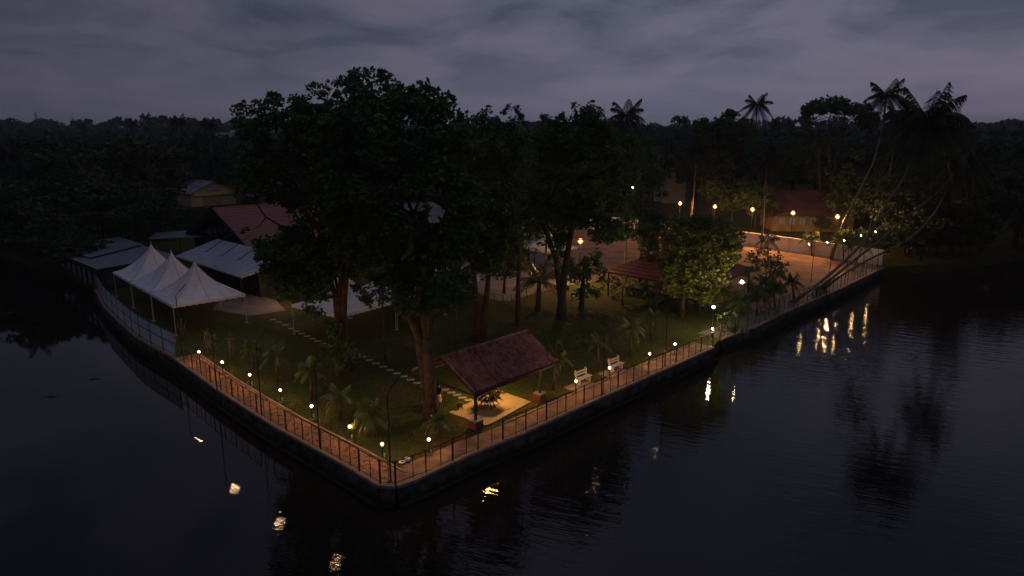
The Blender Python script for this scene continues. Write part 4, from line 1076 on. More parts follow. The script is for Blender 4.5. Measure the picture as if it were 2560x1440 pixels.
big_tree((1403, 797), G(1403, 797)[1], [[(1404, 797, 24), (1405, 740, 20), (1412, 680, 17), (1425, 600, 14), (1440, 520, 12), (1450, 440, 9)], [(1408, 710, 14), (1390, 650, 13), (1370, 590, 12), (1345, 540, 10)]],
         [[(1330, 310), (1360, 282), (1385, 300), (1408, 275), (1425, 300), (1432, 255), (1465, 246), (1500, 255), (1510, 290), (1530, 300), (1545, 330), (1590, 340), (1600, 420), (1585, 520), (1560, 590), (1520, 610), (1480, 590), (1440, 570), (1400, 560), (1350, 570), (1320, 480)], [(1290, 500), (1440, 520), (1432, 600), (1400, 680), (1360, 640), (1340, 600)], [(1430, 540), (1590, 560), (1560, 600), (1480, 620), (1430, 610)], [(1480, 590), (1570, 590), (1580, 615), (1500, 640)]],
         4.0, 2.2, .6, 1.3, 110, .34, 'dark spreading tree with a thick trunk right of the coconut palm on the lawn', bark=BARKD, nl=18, tw=120, holes=[[(1350, 560), (1395, 565), (1390, 600), (1355, 600)], [(1415, 565), (1490, 565), (1490, 640), (1415, 640)], [(1475, 600), (1590, 600), (1590, 690), (1480, 690)]])
big_tree((1455, 772), G(1455, 772)[1], [[(1453, 772, 11), (1458, 700, 9), (1462, 640, 7)]], [[(1395, 650), (1440, 618), (1500, 620), (1520, 690), (1500, 745), (1430, 750), (1390, 710)]], 2.2, 3.2, .5, .9, 110, .28,
         'small dark tree under the yard lamp on the lawn', bark=BARKD, nl=6, tw=20, holes=[[(1420, 560), (1485, 560), (1485, 648), (1420, 648)]])
big_tree((1610, 740), 88, [[(1600, 700, 10), (1605, 560, 9)]], [[(1560, 340), (1600, 330), (1640, 360), (1665, 420), (1670, 520), (1660, 600), (1640, 640), (1600, 620), (1590, 500)]], 4, 1.4, .7, 1.3, 80, .4, 'dark tree between the lit yard and the row of street lamps', nl=8, tw=40)
big_tree((1740, 760), 86, [[(1735, 700, 9), (1740, 600, 7)]], [[(1600, 575), (1640, 540), (1680, 535), (1700, 540), (1740, 532), (1760, 530), (1830, 552), (1862, 590), (1850, 650), (1760, 660), (1660, 650), (1605, 640)]], 3.2, 2.6, .6, 1.1, 100, .34, 'dark tree crown rising behind the lit mango tree in front of the lot', nl=8, tw=30)
big_tree((1625, 720), 82, [[(1618, 700, 8), (1622, 600, 6)]], [[(1585, 560), (1625, 520), (1655, 560), (1650, 650), (1600, 660)]], 2.4, 2.6, .5, 1.0, 100, .32, 'narrow dark tree standing left of the maroon hipped roof, at the edge of the yard', nl=6, tw=20)
big_tree((1705, 792), G(1705, 792)[1], [[(1706, 792, 10), (1708, 750, 9), (1716, 700, 8)]],
         [[(1655, 570), (1700, 540), (1760, 530), (1810, 560), (1850, 590), (1850, 640), (1825, 680), (1830, 730), (1800, 765), (1750, 765), (1690, 750), (1650, 720), (1640, 650)]], 3.2, 5.0, .5, 1.0, 170, .30,
         'mango tree with yellow green leaves lit from the right by the pole lamps', mat=LEAF2, nl=12, tw=40)
big_tree((1915, 740), G(1920, 745)[1], [[(1915, 745, 9), (1915, 700, 7)]], [[(1860, 640), (1900, 612), (1950, 630), (1985, 680), (1980, 730), (1930, 745), (1870, 735), (1850, 690)]], 2.6, 2.3, .5, .9, 110, .28, 'dark rounded bushy tree right of the mango tree in front of the lit lot', nl=5, tw=15)
for i, (P, lab) in enumerate([([(1500, 690), (1560, 680), (1600, 700), (1610, 750), (1560, 770), (1510, 760)], 'dark shrub on the lawn edge in front of the maroon hipped roof, left one'), ([(1590, 700), (1640, 690), (1700, 710), (1695, 770), (1640, 785), (1590, 770)], 'dark shrub under the mango tree in front of the maroon hipped roof')]):
    Yb = 78
    big_tree((sum(p[0] for p in P) / len(P), 760), Yb, [[(sum(p[0] for p in P) / len(P), 770, 4), (sum(p[0] for p in P) / len(P), 720, 3)]], [P], 1.8, 2.6, .35, .7, 110, .22, lab, name='shrub', cat='shrub', nl=3, tw=8, zmin=.1)
for P, Yb, lab in [([(1790, 770), (1850, 780), (1900, 800), (1880, 830), (1830, 842), (1790, 835)], 67, 'leafy shrub hanging over the river wall at the end of the near fence'),
                   ([(1960, 740), (2040, 715), (2090, 720), (2070, 760), (2010, 775), (1960, 790)], 83, 'dense shrubs at the foot of the leaning coconut trunks on the river wall'),
                   ([(1885, 780), (1950, 765), (1960, 795), (1890, 815)], 74, 'low shrub on the river wall between the palms and the leaning trunks')]:
    cx = sum(p[0] for p in P) / len(P)
    big_tree((cx, 800), Yb, [[(cx, 800, 3), (cx, 770, 2)]], [P], 1.3, 4, .3, .6, 130, .2, lab, name='shrub', cat='shrub', nl=3, tw=8, zmin=-1.0)
x, y = G(962, 1225, -.6)
big_tree((962, 1235), y, [[(965, 1255, 3), (963, 1220, 2)]], [[(925, 1222), (990, 1222), (1002, 1240), (985, 1262), (940, 1258)]], .5, 7, .12, .26, 420, .10, 'small weedy bush growing out of the river wall below the near corner', name='shrub', cat='shrub', nl=2, tw=8, zmin=-1.25)
# sparse young plants on the left lawn
for (bx, by), P, lab, dn in [((520, 885), [(500, 830), (520, 818), (545, 840), (545, 870), (515, 880), (500, 860)], 'wispy young shrub on the lawn behind the first bollard lamp', 60), ((578, 898), [(562, 835), (575, 828), (590, 850), (588, 872), (568, 872)], 'pale thin sapling with few leaves behind the second bollard lamp', 70),
                               ((455, 850), [(445, 835), (462, 835), (465, 862), (448, 866)], 'tiny shrub beside the end of the frosted panels', 60)]:
    big_tree((bx, by), G(bx, by)[1], [[(bx, by, 2.5), (bx - 3, by - 25, 2), (bx - 4, by - 55, 1)], [(bx, by - 15, 1.6), (bx - 10, by - 50, 1)], [(bx - 1, by - 18, 1.6), (bx + 9, by - 48, 1)]], [P], .5, 9, .12, .25, dn * 4, .11, lab, name='young_plant', cat='plant', mat=LEAF2, bark=PALMBARK, nl=6, tw=10, zmin=.2, limb_r=.02)
# ------------------------------------------------------------------ palms
def fronds(L, n, el0, el1, k=26, lw=.045, ll=.24, droop=.55, sag=.5, seed=0, az0=0):
    rg = np.random.default_rng(seed); Q = []
    for i in range(n):
        az = az0 + i * 2.39996 + rg.uniform(-.15, .15); u = (i + .5) / n; el = el0 + (el1 - el0) * u + rg.uniform(-.1, .1)
        l = L * rg.uniform(.85, 1.08); h = np.array([math.cos(az), math.sin(az), 0]); side = np.array([-math.sin(az), math.cos(az), 0])
        sg = sag * (1 + .4 * u)
        def P(t): return h * l * t * math.cos(el) * (1 - .12 * t * t) + np.array([0, 0, l * (t * math.sin(el) - sg * t * t * (.35 + .65 * math.cos(el) ** 2))])
        ts = np.linspace(0, 1, 9)
        for a, b in zip(ts[:-1], ts[1:]):
            w0, w1 = .035 * L / 3 * (1.1 - a), .035 * L / 3 * (1.1 - b); p, q = P(a), P(b)
            Q.append([p - side * w0, p + side * w0, q + side * w1, q - side * w1]); z = np.array([0, 0, 1.0])
            Q.append([p - z * w0, p + z * w0, q + z * w1, q - z * w1])
        for t in np.linspace(.12, .99, k):
            p = P(t); tg = P(min(t + .02, 1.01)) - p; tg /= np.linalg.norm(tg) + 1e-9
            ln = ll * l * (math.sin(math.pi * min(1, t * .9 + .12)) ** .6) * rg.uniform(.85, 1.1)
            for s in (-1, 1):
                d = side * s * .75 + tg * .55 + np.array([0, 0, -droop * rg.uniform(.6, 1.3)]); d /= np.linalg.norm(d)
                m = p + d * ln * .5; e = p + d * ln + np.array([0, 0, -.18 * ln]); w = tg * lw * L / 3
                Q.append([p - w * .6, p + w * .6, m + w, m - w]); Q.append([m - w, m + w, e + w * .15, e - w * .15])
    return np.array(Q, dtype=np.float32).reshape(-1, 3)
def make_palm(name, label, path, rads, V, mat, cat='palm tree', group=None, bark=PALMBARK, base=None):
    """path: world points from ground to crown"""
    b = Vector(path[0]); r = empty(name, (b.x, b.y, max(b.z, 0)), 0, label, cat, group); off = tuple(r.location)
    mb = MB(); P = [Vector(p) for p in path]
    mb.tube(P, rads, 9); mb.build('trunk', bark, r, off, smooth=True)
    c = P[-1] - Vector(off)
    npmesh('crown', V + np.array(c), 4, mat, r)
    return r
def smooth_path(pts, n=14):
    P = [Vector(p) for p in pts]; out = []
    for i in range(len(P) - 1):
        p0, p1, p2, p3 = P[max(i - 1, 0)], P[i], P[i + 1], P[min(i + 2, len(P) - 1)]
        m = max(2, n // (len(P) - 1))
        for j in range(m):
            t = j / m
            out.append(.5 * ((2 * p1) + (p2 - p0) * t + (2 * p0 - 5 * p1 + 4 * p2 - p3) * t * t + (3 * p1 - p0 - 3 * p2 + p3) * t ** 3))
    out.append(P[-1]); return out
COCO = fronds(4.8, 24, 1.12, -.75, 34, .030, .23, .85, .62, 3)
COCO2 = fronds(6.3, 42, 1.15, -.9, 38, .026, .24, .85, .58, 5)
COCO3 = fronds(4.5, 22, 1.15, -.8, 30, .034, .24, .85, .62, 9)
def leaning(pxs, Y0, Y1, V, lab, r0=.17, r1=.11, mat=FROND_D, grp='coconut palms leaning over the river'):
    pts = []
    for i, (x, y) in enumerate(pxs):
        Y = Y0 + (Y1 - Y0) * i / (len(pxs) - 1); X, Z = ZY(x, y, Y); pts.append((X, Y, Z if i else min(Z, .1)))
    P = smooth_path(pts, 20); n = len(P)
    return make_palm('coconut_palm', lab, P, [r0 + (r1 - r0) * (i / (n - 1)) ** .6 + (.12 * max(0, 1 - i / 2)) for i in range(n)], V, mat, group=grp)
leaning([(1978, 758), (2045, 710), (2120, 645), (2168, 590), (2222, 500), (2262, 440), (2318, 300)], G(1978, 758)[1], 80, COCO2, 'big coconut palm with the thickest leaning trunk and a large dark crown against the sky', .20, .13)
leaning([(2078, 640), (2110, 555), (2150, 475), (2185, 400), (2205, 320), (2217, 240)], 106, 112, COCO, 'tall slim coconut palm whose crown stands highest against the right sky', .20, .13)
leaning([(2040, 728), (2130, 655), (2200, 600), (2270, 540), (2345, 480), (2410, 408)], G(2040, 728)[1], 84, COCO3, 'leaning coconut palm with a dim crown low at the right, below the biggest crown')
leaning([(2055, 725), (2120, 678), (2190, 640), (2270, 600), (2335, 535), (2375, 455), (2385, 400)], G(2055, 725)[1], 92, COCO3, 'low leaning coconut palm whose trunk runs nearly level over the water before rising')
leaning([(2272, 612), (2330, 575), (2385, 495), (2440, 400)], 112, 108, COCO3, 'far right coconut palm rising from the dark bank beyond the end of the wall')
# bare branched snag near the leaning trunks
mb = MB(); X, Z = ZY(2195, 505, 96); b0 = Vector((*G(2190, 640), 0))
b0 = Vector((X - 2.0, 97, 0)); top_ = []
tr = limb(mb, b0, (X, 96, Z), .10, .06, .04)
for dx_, dz_ in ((-1.5, 5), (1.3, 6.2), (2.6, 3.6), (0.5, 4.4)):
    q = limb(mb, (X, 96, Z), (X + dx_, 96 + random.uniform(-1, 1), Z + dz_), .05, .015, .12)
    limb(mb, q[3], (X + dx_ * 1.6, 96, Z + dz_ * .9), .025, .01, .1)
r = empty('bare_tree', tuple(b0), 0, 'thin bare branched tree standing behind the biggest leaning coconut trunk', 'tree'); mb.build('trunk', PALMBARK, r, tuple(b0))
# upright coconut palms, pixel of crown centre + base distance
def upright(cx, cy, Y, V, lab, r0=.17, r1=.12, bx=None, s=1.0, mat=FROND_D, grp='tall coconut palms standing in the wood', bark=PALMBARK):
    X, Z = ZY(cx, cy, Y); Xb = (bx - 1280) / FP * Y * .98 if bx else X - random.uniform(-.8, .8)
    P = smooth_path([(Xb, Y, 0), (Xb * .7 + X * .3 + random.uniform(-.3, .3), Y, Z * .5), (X, Y, Z)], 10); n = len(P)
    return make_palm('coconut_palm', lab, P, [r0 + (r1 - r0) * i / (n - 1) for i in range(n)], V * s, mat, group=grp, bark=bark)
for cx, cy, Y, s, lab in [(1918, 400, 112, .95, 'coconut palm with a pale straight trunk right of the middle street lamp'), (1742, 372, 128, .95, 'coconut palm with a thin pale trunk between the two leftmost street lamps'),
                          (1893, 262, 170, 1.15, 'coconut palm standing above the treeline left of the broad umbrella tree'), (1566, 290, 95, .85, 'coconut palm crown on the skyline right of the middle trees'),
                          (1707, 305, 260, .95, 'small distant coconut palm on the skyline above the white house'), (1942, 322, 330, 1.0, 'small distant coconut palm low on the skyline between the umbrella tree and its left neighbour'),
                          (520, 312, 190, .85, 'coconut palm on the skyline just left of the big tree'), (445, 303, 200, .85, 'coconut palm on the skyline above the yellow workshop'),
                          (363, 294, 260, .8, 'small coconut palm on the left skyline, leftmost of three'), (200, 430, 125, .95, 'coconut palm with a pale trunk in front of the dark left wood'),
                          (2250, 292, 130, .9, 'coconut palm crown tucked between the umbrella tree and the biggest crown'), (2500, 330, 240, .8, 'coconut palm on the skyline at the far right'),
                          (2440, 332, 260, .8, 'coconut palm on the skyline right of the lattice mast'), (22, 390, 120, .9, 'coconut palm at the left edge of the picture')]:
    upright(cx, cy, Y, COCO if Y < 150 else COCO3, lab, s=s, bx={1918: 1925, 1742: 1736, 200: 196}.get(cx))
# young coconut on the lawn, royal and areca palms
YC = fronds(3.6, 18, 1.3, -.1, 34, .022, .28, .7, .42, 21)
X, Z = ZY(1345, 705, G(1345, 776)[1]); Y = G(1345, 776)[1]
make_palm('coconut_palm', 'young coconut palm with long arching fronds in the middle of the lawn', [(X, Y, -.05), (X + .1, Y, Z * .6), (X + .1, Y, Z)], [.34, .26, .20], YC, FROND, group=None, bark=BARK)
ROY = fronds(1.85, 11, 1.15, -.25, 34, .032, .34, .85, .55, 31)
ARE = fronds(2.1, 15, 1.3, .0, 32, .030, .32, .7, .6, 41)
FAN = fronds(1.6, 13, 1.2, -.1, 30, .045, .34, .5, .5, 51)
small = [((1577, 892), (1578, 815), ROY, 1.05, 'small royal palm on the lawn right of the benches, with a tall green shaft'), ((1628, 850), (1628, 792), FAN, 1.0, 'bright small palm on the lawn beside the royal palm'),
         ((1497, 925), (1495, 850), ROY, .95, 'small palm with an orange brown shaft behind the farther bench'), ((1383, 975), (1388, 890), ARE, .95, 'small palm with drooping fronds right behind the pavilion roof corner'),
         ((1098, 1096), (1096, 1052), ARE, .80, 'bushy drooping palm between the big trunk and the near pavilion post'), ((940, 1090), (925, 1035), ARE, 1.05, 'bushy drooping palm behind the two lamps near the corner'),
         ((853, 1052), (850, 985), ROY, 1.1, 'small palm on the left lawn behind the third and fourth lamps from the corner'), ((780, 1000), (775, 925), FAN, 1.1, 'dark small palm under the hanging clump of the big tree'),
         ((693, 955), (690, 880), ROY, 1.2, 'tallest small palm on the left lawn, behind the fourth lamp'), ((634, 925), (628, 872), FAN, 1.0, 'small palm on the left lawn behind the third lamp from the panels'),
         ((1848, 800), (1848, 752), ARE, .95, 'yellow green palm under the white pole lamp, leftmost along the far fence'), ((1893, 790), (1893, 742), ARE, .95, 'second palm from the left along the far fence'),
         ((1937, 768), (1935, 722), ARE, .95, 'third palm from the left along the far fence'), ((1985, 750), (1980, 706), ARE, .85, 'fourth palm from the left along the far fence, by the leaning trunks'),
         ((1920, 655), (1920, 600), ROY, 1.3, 'dark palm in front of the white boundary wall above the bushy tree'), ((1830, 640), (1815, 570), ROY, 1.5, 'dark drooping palm at the right edge of the mango tree'),
         ((2030, 640), (2028, 592), ROY, 1.25, 'palm against the white boundary wall, left of the rightmost street lamp'), ((2110, 650), (2105, 600), ARE, 1.35, 'lit palm by the white wall under the slanted tube lights'),
         ((2155, 655), (2150, 608), ARE, 1.35, 'lit palm by the white wall near the far corner of the lot')]
for i, ((bx, by), (cx, cy), V, s, lab) in enumerate(small):
    b = G(bx, by); X, Z = ZY(cx, cy, b[1]); Z = max(Z, .5)
    th = i * 1.7; c, sn = math.cos(th), math.sin(th); VV = V.copy(); VV[:, 0], VV[:, 1] = V[:, 0] * c - V[:, 1] * sn, V[:, 0] * sn + V[:, 1] * c
    make_palm('small_palm', lab, [(b[0], b[1], -.05), (b[0] * .5 + X * .5, b[1], Z * .5), (X, b[1], Z)], [.13, .09, .06], VV * s * (.84 if by > 800 else 1) * np.array([1, 1, random.uniform(.85, 1.1)]), FROND, group='small ornamental palms of the garden', bark=BARK)
# ------------------------------------------------------------------ skyline trees with their own outline
big_tree((2080, 420), 140, [[(2080, 640, 10), (2078, 460, 9), (2072, 360, 8)], [(2078, 420, 7), (2100, 350, 5), (2120, 300, 3)], [(2074, 400, 7), (2045, 350, 5), (2020, 310, 3)]],
         [[(1988, 322), (2005, 290), (2000, 270), (2030, 250), (2075, 238), (2115, 246), (2135, 258), (2165, 256), (2190, 280), (2205, 305), (2190, 325), (2150, 320), (2130, 290), (2100, 285), (2060, 285), (2030, 300)]],
         4, 3.4, .8, 1.35, 30, .62, 'broad umbrella shaped tree with visible limbs on the right skyline', nl=26, tw=70, limb_r=.14)
big_tree((1780, 420), 155, [[(1780, 640, 10), (1778, 420, 8), (1776, 370, 6)]], [[(1730, 330), (1735, 300), (1770, 290), (1800, 295), (1812, 275), (1840, 270), (1855, 290), (1890, 300), (1895, 330), (1890, 360), (1730, 360)]],
         4, 2.4, .7, 1.3, 28, .65, 'lacy flat topped tree on the skyline left of the tall coconut crown', nl=16, tw=50)
# ------------------------------------------------------------------ wood around the garden: individual trees sharing a few shapes
def variant(seed, H, W_, nb, dens, leaf, flat=.75, mat=MIDLEAF, conic=False):
    global RNG; keep = RNG; RNG = np.random.default_rng(seed); random.seed(seed)
    r = empty('tree', (0, 0, 0), 0, 'x', 'tree')
    d = rdirs(nb); rr = RNG.random(nb) ** .45; c = d * rr[:, None] * np.array([W_ / 2, W_ / 2, H * .34]); c[:, 2] += H * .66
    c[:, :2] += RNG.normal(size=(nb, 2)) * .5
    rad = RNG.uniform(.9, 2.0, nb) * W_ / 11
    npmesh('crown', leaves(c, rad, dens, leaf, flat), 4, mat, r)
    mb = MB(); mb.tube([(0, 0, -.2), (.1, 0, H * .25), (0, .2, H * .5)], [.38, .26, .18], 7)
    for k in range(9): limb(mb, (0, .1, H * .42), c[k], .12, .03, n=3)
    mb.build('trunk', BARKD, r, smooth=True)
    RNG = keep; return r
VARS = [variant(1, 14, 11, 46, 34, .62), variant(2, 15, 9, 38, 34, .60), variant(3, 12, 12, 50, 32, .64), variant(4, 16, 10, 40, 30, .70), variant(5, 13, 10, 30, 26, .60, mat=LEAF3)]
used = [0] * 5
random.seed(42)
def beyond_wall(x, y): return x > 53.8 - .807 * (y - 101.3) + 3.5
PLACED = []
LAMPS = [G(px, py, z) for px, py, z in ((1700, 508, 6), (1787, 516, 6), (1881, 523, 6.1), (1982, 532, 6.2), (2093, 541, 6.3), (1583, 468, 7))]
clear_lamp = lambda x, y: all((x - a) ** 2 + (y - b) ** 2 > 14.5 ** 2 for a, b in LAMPS)
def put(x, y, h, group, label, cat='tree', vi=None, wide=1.0):
    vi = random.randrange(5) if vi is None else vi
    base_h = [14, 15, 12, 16, 13][vi]; s = h / base_h
    o = VARS[vi] if not used[vi] else copy_tree(VARS[vi]); used[vi] += 1
    ws = s * wide * random.uniform(.85, 1.15)
    o.location = (x, y, 0); o.rotation_euler = (0, 0, random.uniform(0, 6.28)); o.scale = (ws, ws, s); o['label'] = label; o['group'] = group
    PLACED.append((x, y))
def far_enough(x, y, d): return all((x - a) ** 2 + (y - b) ** 2 > d * d for a, b in PLACED)
def clearview(x, y, h):
    """keep the yellow workshop, field, houses and lit lot in view"""
    px = 1280 + FP * x / (y * .985); 
    if 375 < px < 610 and y < 188: return False
    if 600 <= px < 1180 and y < 150: return False
    if 1180 <= px < 1640 and y < 150: return False
    if px > 1600 and y < 260 and not beyond_wall(x, y): return False
    if 1880 < px < 2085 and y < 152: return False
    if 1665 < px < 1720 and y < 200: return False
    if x < -30 and y < 108: return False
    return True
def shore_ok(x, y):
    if x < -58:   # left shoreline
        t = [(-2500, 420), (-320, 176), (-150, 138), (-85.3, 116.5), (-76.6, 109.5), (-60, 99)]
        for (a, b), (c, d) in zip(t[:-1], t[1:]):
            if a <= x <= c: return y > b + (d - b) * (x - a) / (c - a) + 1.0
    if x > 56:
        t = [(53.5, 100), (66, 104), (82.8, 112.9), (120, 124), (200, 138), (2500, 300)]
        for (a, b), (c, d) in zip(t[:-1], t[1:]):
            if a <= x <= c: return y > b + (d - b) * (x - a) / (c - a) + 1.5
    return True
LG, CG, RG_ = 'dark leafy trees of the wood on the left bank', 'dark leafy trees behind the garden', 'dark leafy trees of the wood on the right bank'
n_ok = 0
for tries in range(9000):
    y = 100 + 170 * random.random() ** 1.2; px = random.uniform(-120, 2700); x = (px - 1280) / FP * y * .985
    if not clear_lamp(x, y) or not shore_ok(x, y) or not clearview(x, y, 0) or not far_enough(x, y, 5.6 + (y - 100) * .028): continue
    # tree top height so that the skyline stays where the photo has it
    skyl = 336 if px < 600 else 330
    zmax = ZY(px, skyl + random.uniform(-6, 16), y)[1]
    h = min(random.uniform(10, 15) if y < 135 else random.uniform(13, 19), zmax)
    near = y < (125 if px < 600 else 118)
    g_ = LG if px < 640 else CG if px < 1600 else RG_
    mark = next(m_ for x_, m_ in [(60, 'at the left edge of the view'), (140, 'left of the far left shed'), (230, 'above the far left shed'), (330, 'above the white tents'), (430, 'left of the yellow workshop'), (520, 'behind the yellow workshop'), (640, 'between the yellow workshop and the biggest crown'),
                                  (850, 'behind the left half of the biggest crown'), (1080, 'behind the middle of the biggest crown'), (1230, 'behind the right half of the biggest crown'), (1340, 'behind the twin trunk tree'), (1480, 'behind the thick dark trunk'), (1600, 'near the cool white lamp'),
                                  (1680, 'left of the small white house'), (1760, 'right of the small white house'), (1850, 'above the second street lamp'), (1930, 'above the middle street lamp'), (2010, 'left of the umbrella tree'), (2100, 'under the umbrella tree'), (2190, 'behind the slim leaning coconut trunk'),
                                  (2280, 'left of the biggest palm crown'), (2370, 'below the biggest palm crown'), (2470, 'right of the biggest palm crown'), (9999, 'at the right edge of the view')] if px < x_)
    row = 'front row' if y < 135 else 'middle row' if y < 190 else 'back row'
    lb = 'dark leafy tree, ' + row + ' of the wood, ' + mark.replace('and the biggest', 'and biggest')
    put(x, y, h, g_, lb); n_ok += 1
    if n_ok >= 235: break
# bushy trees overhanging the left water
for x, y, h in [(-63, 99, 7), (-68, 104, 9), (-74, 109, 10), (-81, 115, 11), (-59, 95, 5.5), (-90, 120, 12), (-100, 124, 12), (-71, 112, 12)]:
    put(x, y, h, 'bushy trees overhanging the left shore', 'dark bushy tree overhanging the water left of the grey roofed shed', vi=2, wide=1.25)
for x, y, h in [(57, 103.5, 8), (62, 106, 10), (68, 108, 12), (75, 112, 12), (83, 116, 14), (92, 119, 14), (102, 122, 14), (55, 108, 11), (60, 112, 13), (70, 117, 14), (113, 126, 14)]:
    put(x, y, h, 'dark trees at the right shore beyond the wall', 'dark tree standing at the water right of the far corner of the lot', vi=random.choice([0, 2, 3]), wide=1.15) if all((x - a) ** 2 + (y - b) ** 2 > 100 for a, b in LAMPS) else None
for x, y, h in [(46.8, 136, 9), (66, 143, 9), (43.5, 140, 10), (57.5, 131.0, 3.6), (70, 144, 12)]:
    put(x, y, h, 'trees close round the yellow house', 'dark bushy tree hugging the side of the yellow house behind the wall', vi=2, wide=1.0)
for k in range(26):
    a_ = random.random(); x, y = 56 + 62 * a_, 104 + 21 * a_ + random.uniform(.5, 5)
    if shore_ok(x, y): put(x, y, random.uniform(3.5, 6), 'bushes along the right shore beyond the wall', 'dark low bush on the right shore beyond the end of the wall', vi=2, wide=1.5)
# rough field with bushes between the hall and the yellow workshop
P = [G(*p) for p in [(250, 600), (330, 560), (420, 535), (580, 528), (590, 560), (520, 590), (440, 600), (330, 620)]]
ar = np.array(P); X = RNG.uniform(ar[:, 0].min(), ar[:, 0].max(), 9000); Y_ = RNG.uniform(ar[:, 1].min(), ar[:, 1].max(), 9000); ok = inpoly(X, Y_, P)
X, Y_ = X[ok][:900], Y_[ok][:900]; rr = RNG.uniform(.3, .9, len(X)); c = np.stack([X, Y_, rr * .6 + RNG.random(len(X)) * .6], axis=1)
o = npmesh('undergrowth', leaves(c, rr, 60, .38), 4, pmat('undergrowth_leaf', (.045, .085, .026), .8, col2=(.018, .035, .012), scale=.2, obj=False)); tag(o, 'rough green undergrowth between the red roofed hall and the yellow workshop', 'undergrowth', kind='stuff')
# far wood up to the horizon
n = 5200; y = 255 / (1 - RNG.random(n) * (1 - 255 / 2600.)); u = RNG.uniform(-.9, .9, n); x = u * y
hh = RNG.uniform(9, 17, n) + 1.5 * np.sin(x / 90) ; hh = np.where((y > 600) & (RNG.random(n) < .25), RNG.uniform(18, 27, n), np.minimum(hh, 18.5)); rr = RNG.uniform(4, 7.5, n) * (1 + (y - 255) / 1500)
c = np.stack([x, y, hh - 4.0], axis=1); cnt = 26
cc = np.repeat(c, cnt, axis=0); r_ = np.repeat(rr, cnt); d = rdirs(len(cc)); d[:, 2] = np.abs(d[:, 2]) * .9 - .15
pos = cc + d * r_[:, None] * np.array([1, 1, .62]); sz = (r_ * .34)[:, None]
a = rdirs(len(cc)); b_ = np.cross(a, d + rdirs(len(cc)) * .5); b_ /= np.linalg.norm(b_, axis=1, keepdims=True)
V = np.stack([pos - a * sz, pos + b_ * sz * .7, pos + a * sz, pos - b_ * sz * .7], axis=1).reshape(-1, 3)
V[:, 2] = np.maximum(V[:, 2], .3)
o = npmesh('far_wood', V, 4, FARLEAF); tag(o, 'dark unbroken wood reaching to the horizon behind the garden', 'wood', kind='stuff')
# distant palms poking out of the far wood
TINY = fronds(3.6, 14, 1.3, -.7, 9, .16, .26, .8, .55, 77)
pp = None
random.seed(5)
for i in range(44):
    px = random.choice([random.uniform(0, 600), random.uniform(1200, 2560), random.uniform(1900, 2560), random.uniform(1600, 2000)]); Y = random.uniform(260, 620); cy_ = random.uniform(314, 326) - (Y < 350) * 5
    X, Z = ZY(px, cy_, Y)
    if i == 0:
        pp = make_palm('coconut_palm', 'tiny distant coconut palm poking out of the wood on the horizon', [(X, Y, 0), (X, Y, Z)], [.25, .2], TINY, FARLEAF, group='tiny coconut palms on the horizon', bark=BARKD); z0 = Z
    else:
        o = copy_tree(pp); o.location = (X, Y, 0); k = Z / z0; o.scale = (1, 1, k); o.rotation_euler = (0, 0, random.uniform(0, 6))
# lattice masts
def mast(px, topy, Y, w, lab, col=METROOF):
    X, Z = ZY(px, topy, Y); r = empty('lattice_mast', (X, Y, 0), .4, lab, 'mast'); m = MB(); n = 14
    def c(k, z): s_ = w / 2 * (1 - .82 * z / Z); return ((1, 1), (-1, 1), (-1, -1), (1, -1))[k % 4][0] * s_, ((1, 1), (-1, 1), (-1, -1), (1, -1))[k % 4][1] * s_
    for k in range(4): m.tube([(*c(k, 0), 0), (*c(k, Z), Z)], .16, 4)
    for i in range(n):
        z0, z1 = Z * i / n, Z * (i + 1) / n
        for k in range(4): m.beam((*c(k, z0), z0), (*c(k + 1, z1), z1), .10, .10); m.beam((*c(k + 1, z0), z0), (*c(k, z1), z1), .10, .10); m.beam((*c(k, z1), z1), (*c(k + 1, z1), z1), .10, .10)
    m.build('lattice', col, r); m = MB(); m.tube([(0, 0, Z), (0, 0, Z + 4)], .1, 5); m.build('antenna', col, r)
mast(2399, 266, 620, 7, 'tall grey lattice mast behind the coconut crowns at the right')
mast(88, 282, 800, 7, 'lattice mast on the left horizon')
mast(182, 296, 800, 5, 'short lattice mast on the left horizon, right of the taller one')
mast(487, 300, 700, 2.5, 'thin mast on the horizon between two coconut palms')
mast(1625, 304, 800, 3, 'thin distant mast on the horizon right of the middle trees')
# lawn grass
lawnP = [G(*p) for p in [(440, 830), (470, 880), (560, 935), (700, 1010), (860, 1095), (965, 1160), (990, 1160), (1080, 1130), (1200, 1080), (1420, 985), (1600, 915), (1760, 845), (1740, 790), (1500, 770), (1280, 765), (1180, 735), (900, 760), (700, 800), (560, 800)]]
ar = np.array(lawnP); n = 150000; X = RNG.uniform(ar[:, 0].min(), ar[:, 0].max(), n); Y_ = RNG.uniform(ar[:, 1].min(), ar[:, 1].max(), n)
nz = np.sin(X * .9 + 1.3 * np.sin(Y_ * .5)) + np.sin(Y_ * 1.1 + X * .4) + RNG.normal(size=n) * .7
slabP = [(p[0], p[1]) for p in P] if False else [(-1.7, 44.9), (1.4, 49.2), (-1.2, 51.7), (-4.5, 47.2)]
ok = inpoly(X, Y_, lawnP) & (nz > -.4) & ~inpoly(X, Y_, slabP); X, Y_ = X[ok][:70000], Y_[ok][:70000]; n = len(X)
h = RNG.uniform(.05, .15, n); a = RNG.uniform(0, 6.28, n); w = RNG.uniform(.012, .03, n); lx, ly = RNG.normal(size=n) * .05, RNG.normal(size=n) * .05
V = np.stack([np.stack([X - np.cos(a) * w, Y_ - np.sin(a) * w, 0 * X], 1), np.stack([X + np.cos(a) * w, Y_ + np.sin(a) * w, 0 * X], 1), np.stack([X + lx, Y_ + ly, h], 1)], axis=1).reshape(-1, 3)
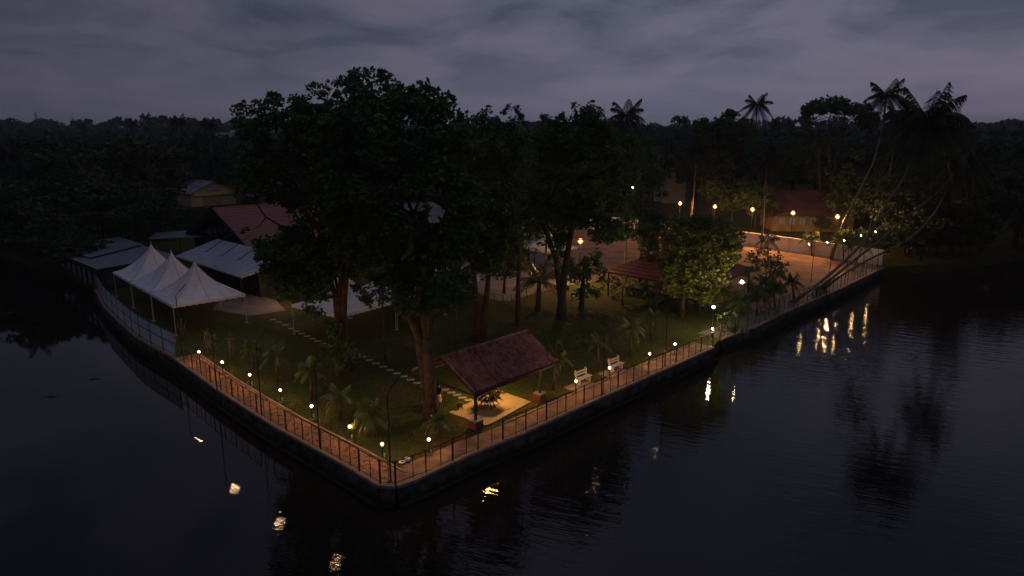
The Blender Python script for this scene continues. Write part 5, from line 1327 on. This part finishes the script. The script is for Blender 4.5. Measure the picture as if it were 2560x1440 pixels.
o = npmesh('grass', V, 3, pmat('grass_blade', (.085, .095, .026), .8, col2=(.045, .048, .016), scale=.3, obj=False)); tag(o, 'short patchy grass of the lawn', 'grass', kind='stuff')
# fallen leaves and floating weed
n = 2600; X = RNG.uniform(ar[:, 0].min(), ar[:, 0].max(), n); Y_ = RNG.uniform(ar[:, 1].min(), ar[:, 1].max(), n); ok = inpoly(X, Y_, lawnP); X, Y_ = X[ok], Y_[ok]; n = len(X)
a = RNG.uniform(0, 6.28, n); s_ = RNG.uniform(.03, .075, n); c, sn = np.cos(a) * s_, np.sin(a) * s_; z = RNG.uniform(.05, .09, n)
V = np.stack([np.stack([X - c, Y_ - sn, z], 1), np.stack([X + sn * .5, Y_ - c * .5, z + .01], 1), np.stack([X + c, Y_ + sn, z + .02], 1), np.stack([X - sn * .5, Y_ + c * .5, z], 1)], axis=1).reshape(-1, 3)
o = npmesh('fallen_leaves', V, 4, pmat('dry_leaf', (.30, .20, .09), .8, col2=(.14, .08, .04), scale=2, obj=False)); tag(o, 'dry leaves fallen on the lawn', 'leaves', kind='stuff')
for px, py, w in ((14, 782, 1.3), (128, 992, .5), (60, 860, .4), (235, 948, .35)):
    x, y = G(px, py, WL); n = int(160 * w); c = np.stack([RNG.normal(x, w * .5, n), RNG.normal(y, w * .18, n), np.full(n, WL + .015)], 1)
    V = leaves(c, np.full(n, .06), 900, .10, flat=.12, up=3); V[:, 2] = np.clip(V[:, 2], WL + .004, WL + .04)
    o = npmesh('floating_weed', V - np.array([x, y, 0]), 4, LEAF3, None, None, (x, y, 0)); tag(o, 'patch of floating weed drifting on the calm water at the left', 'weed', 'floating weed patches on the left water')
# ------------------------------------------------------------------ evening haze
hm = bpy.data.materials.new('haze'); hm.use_nodes = True; t = hm.node_tree; t.nodes.clear()
pvn = N(t, 'ShaderNodeVolumePrincipled'); pvn.inputs['Color'].default_value = (.85, .88, 1.0, 1); pvn.inputs['Density'].default_value = .00018; pvn.inputs['Anisotropy'].default_value = .2
om = N(t, 'ShaderNodeOutputMaterial'); t.links.new(pvn.outputs[0], om.inputs['Volume'])
HAZE = True
if HAZE:
    m = MB(); m.box((0, 1500, 24), (6400, 3600, 56)); o = m.build('haze', hm); tag(o, kind='stuff')
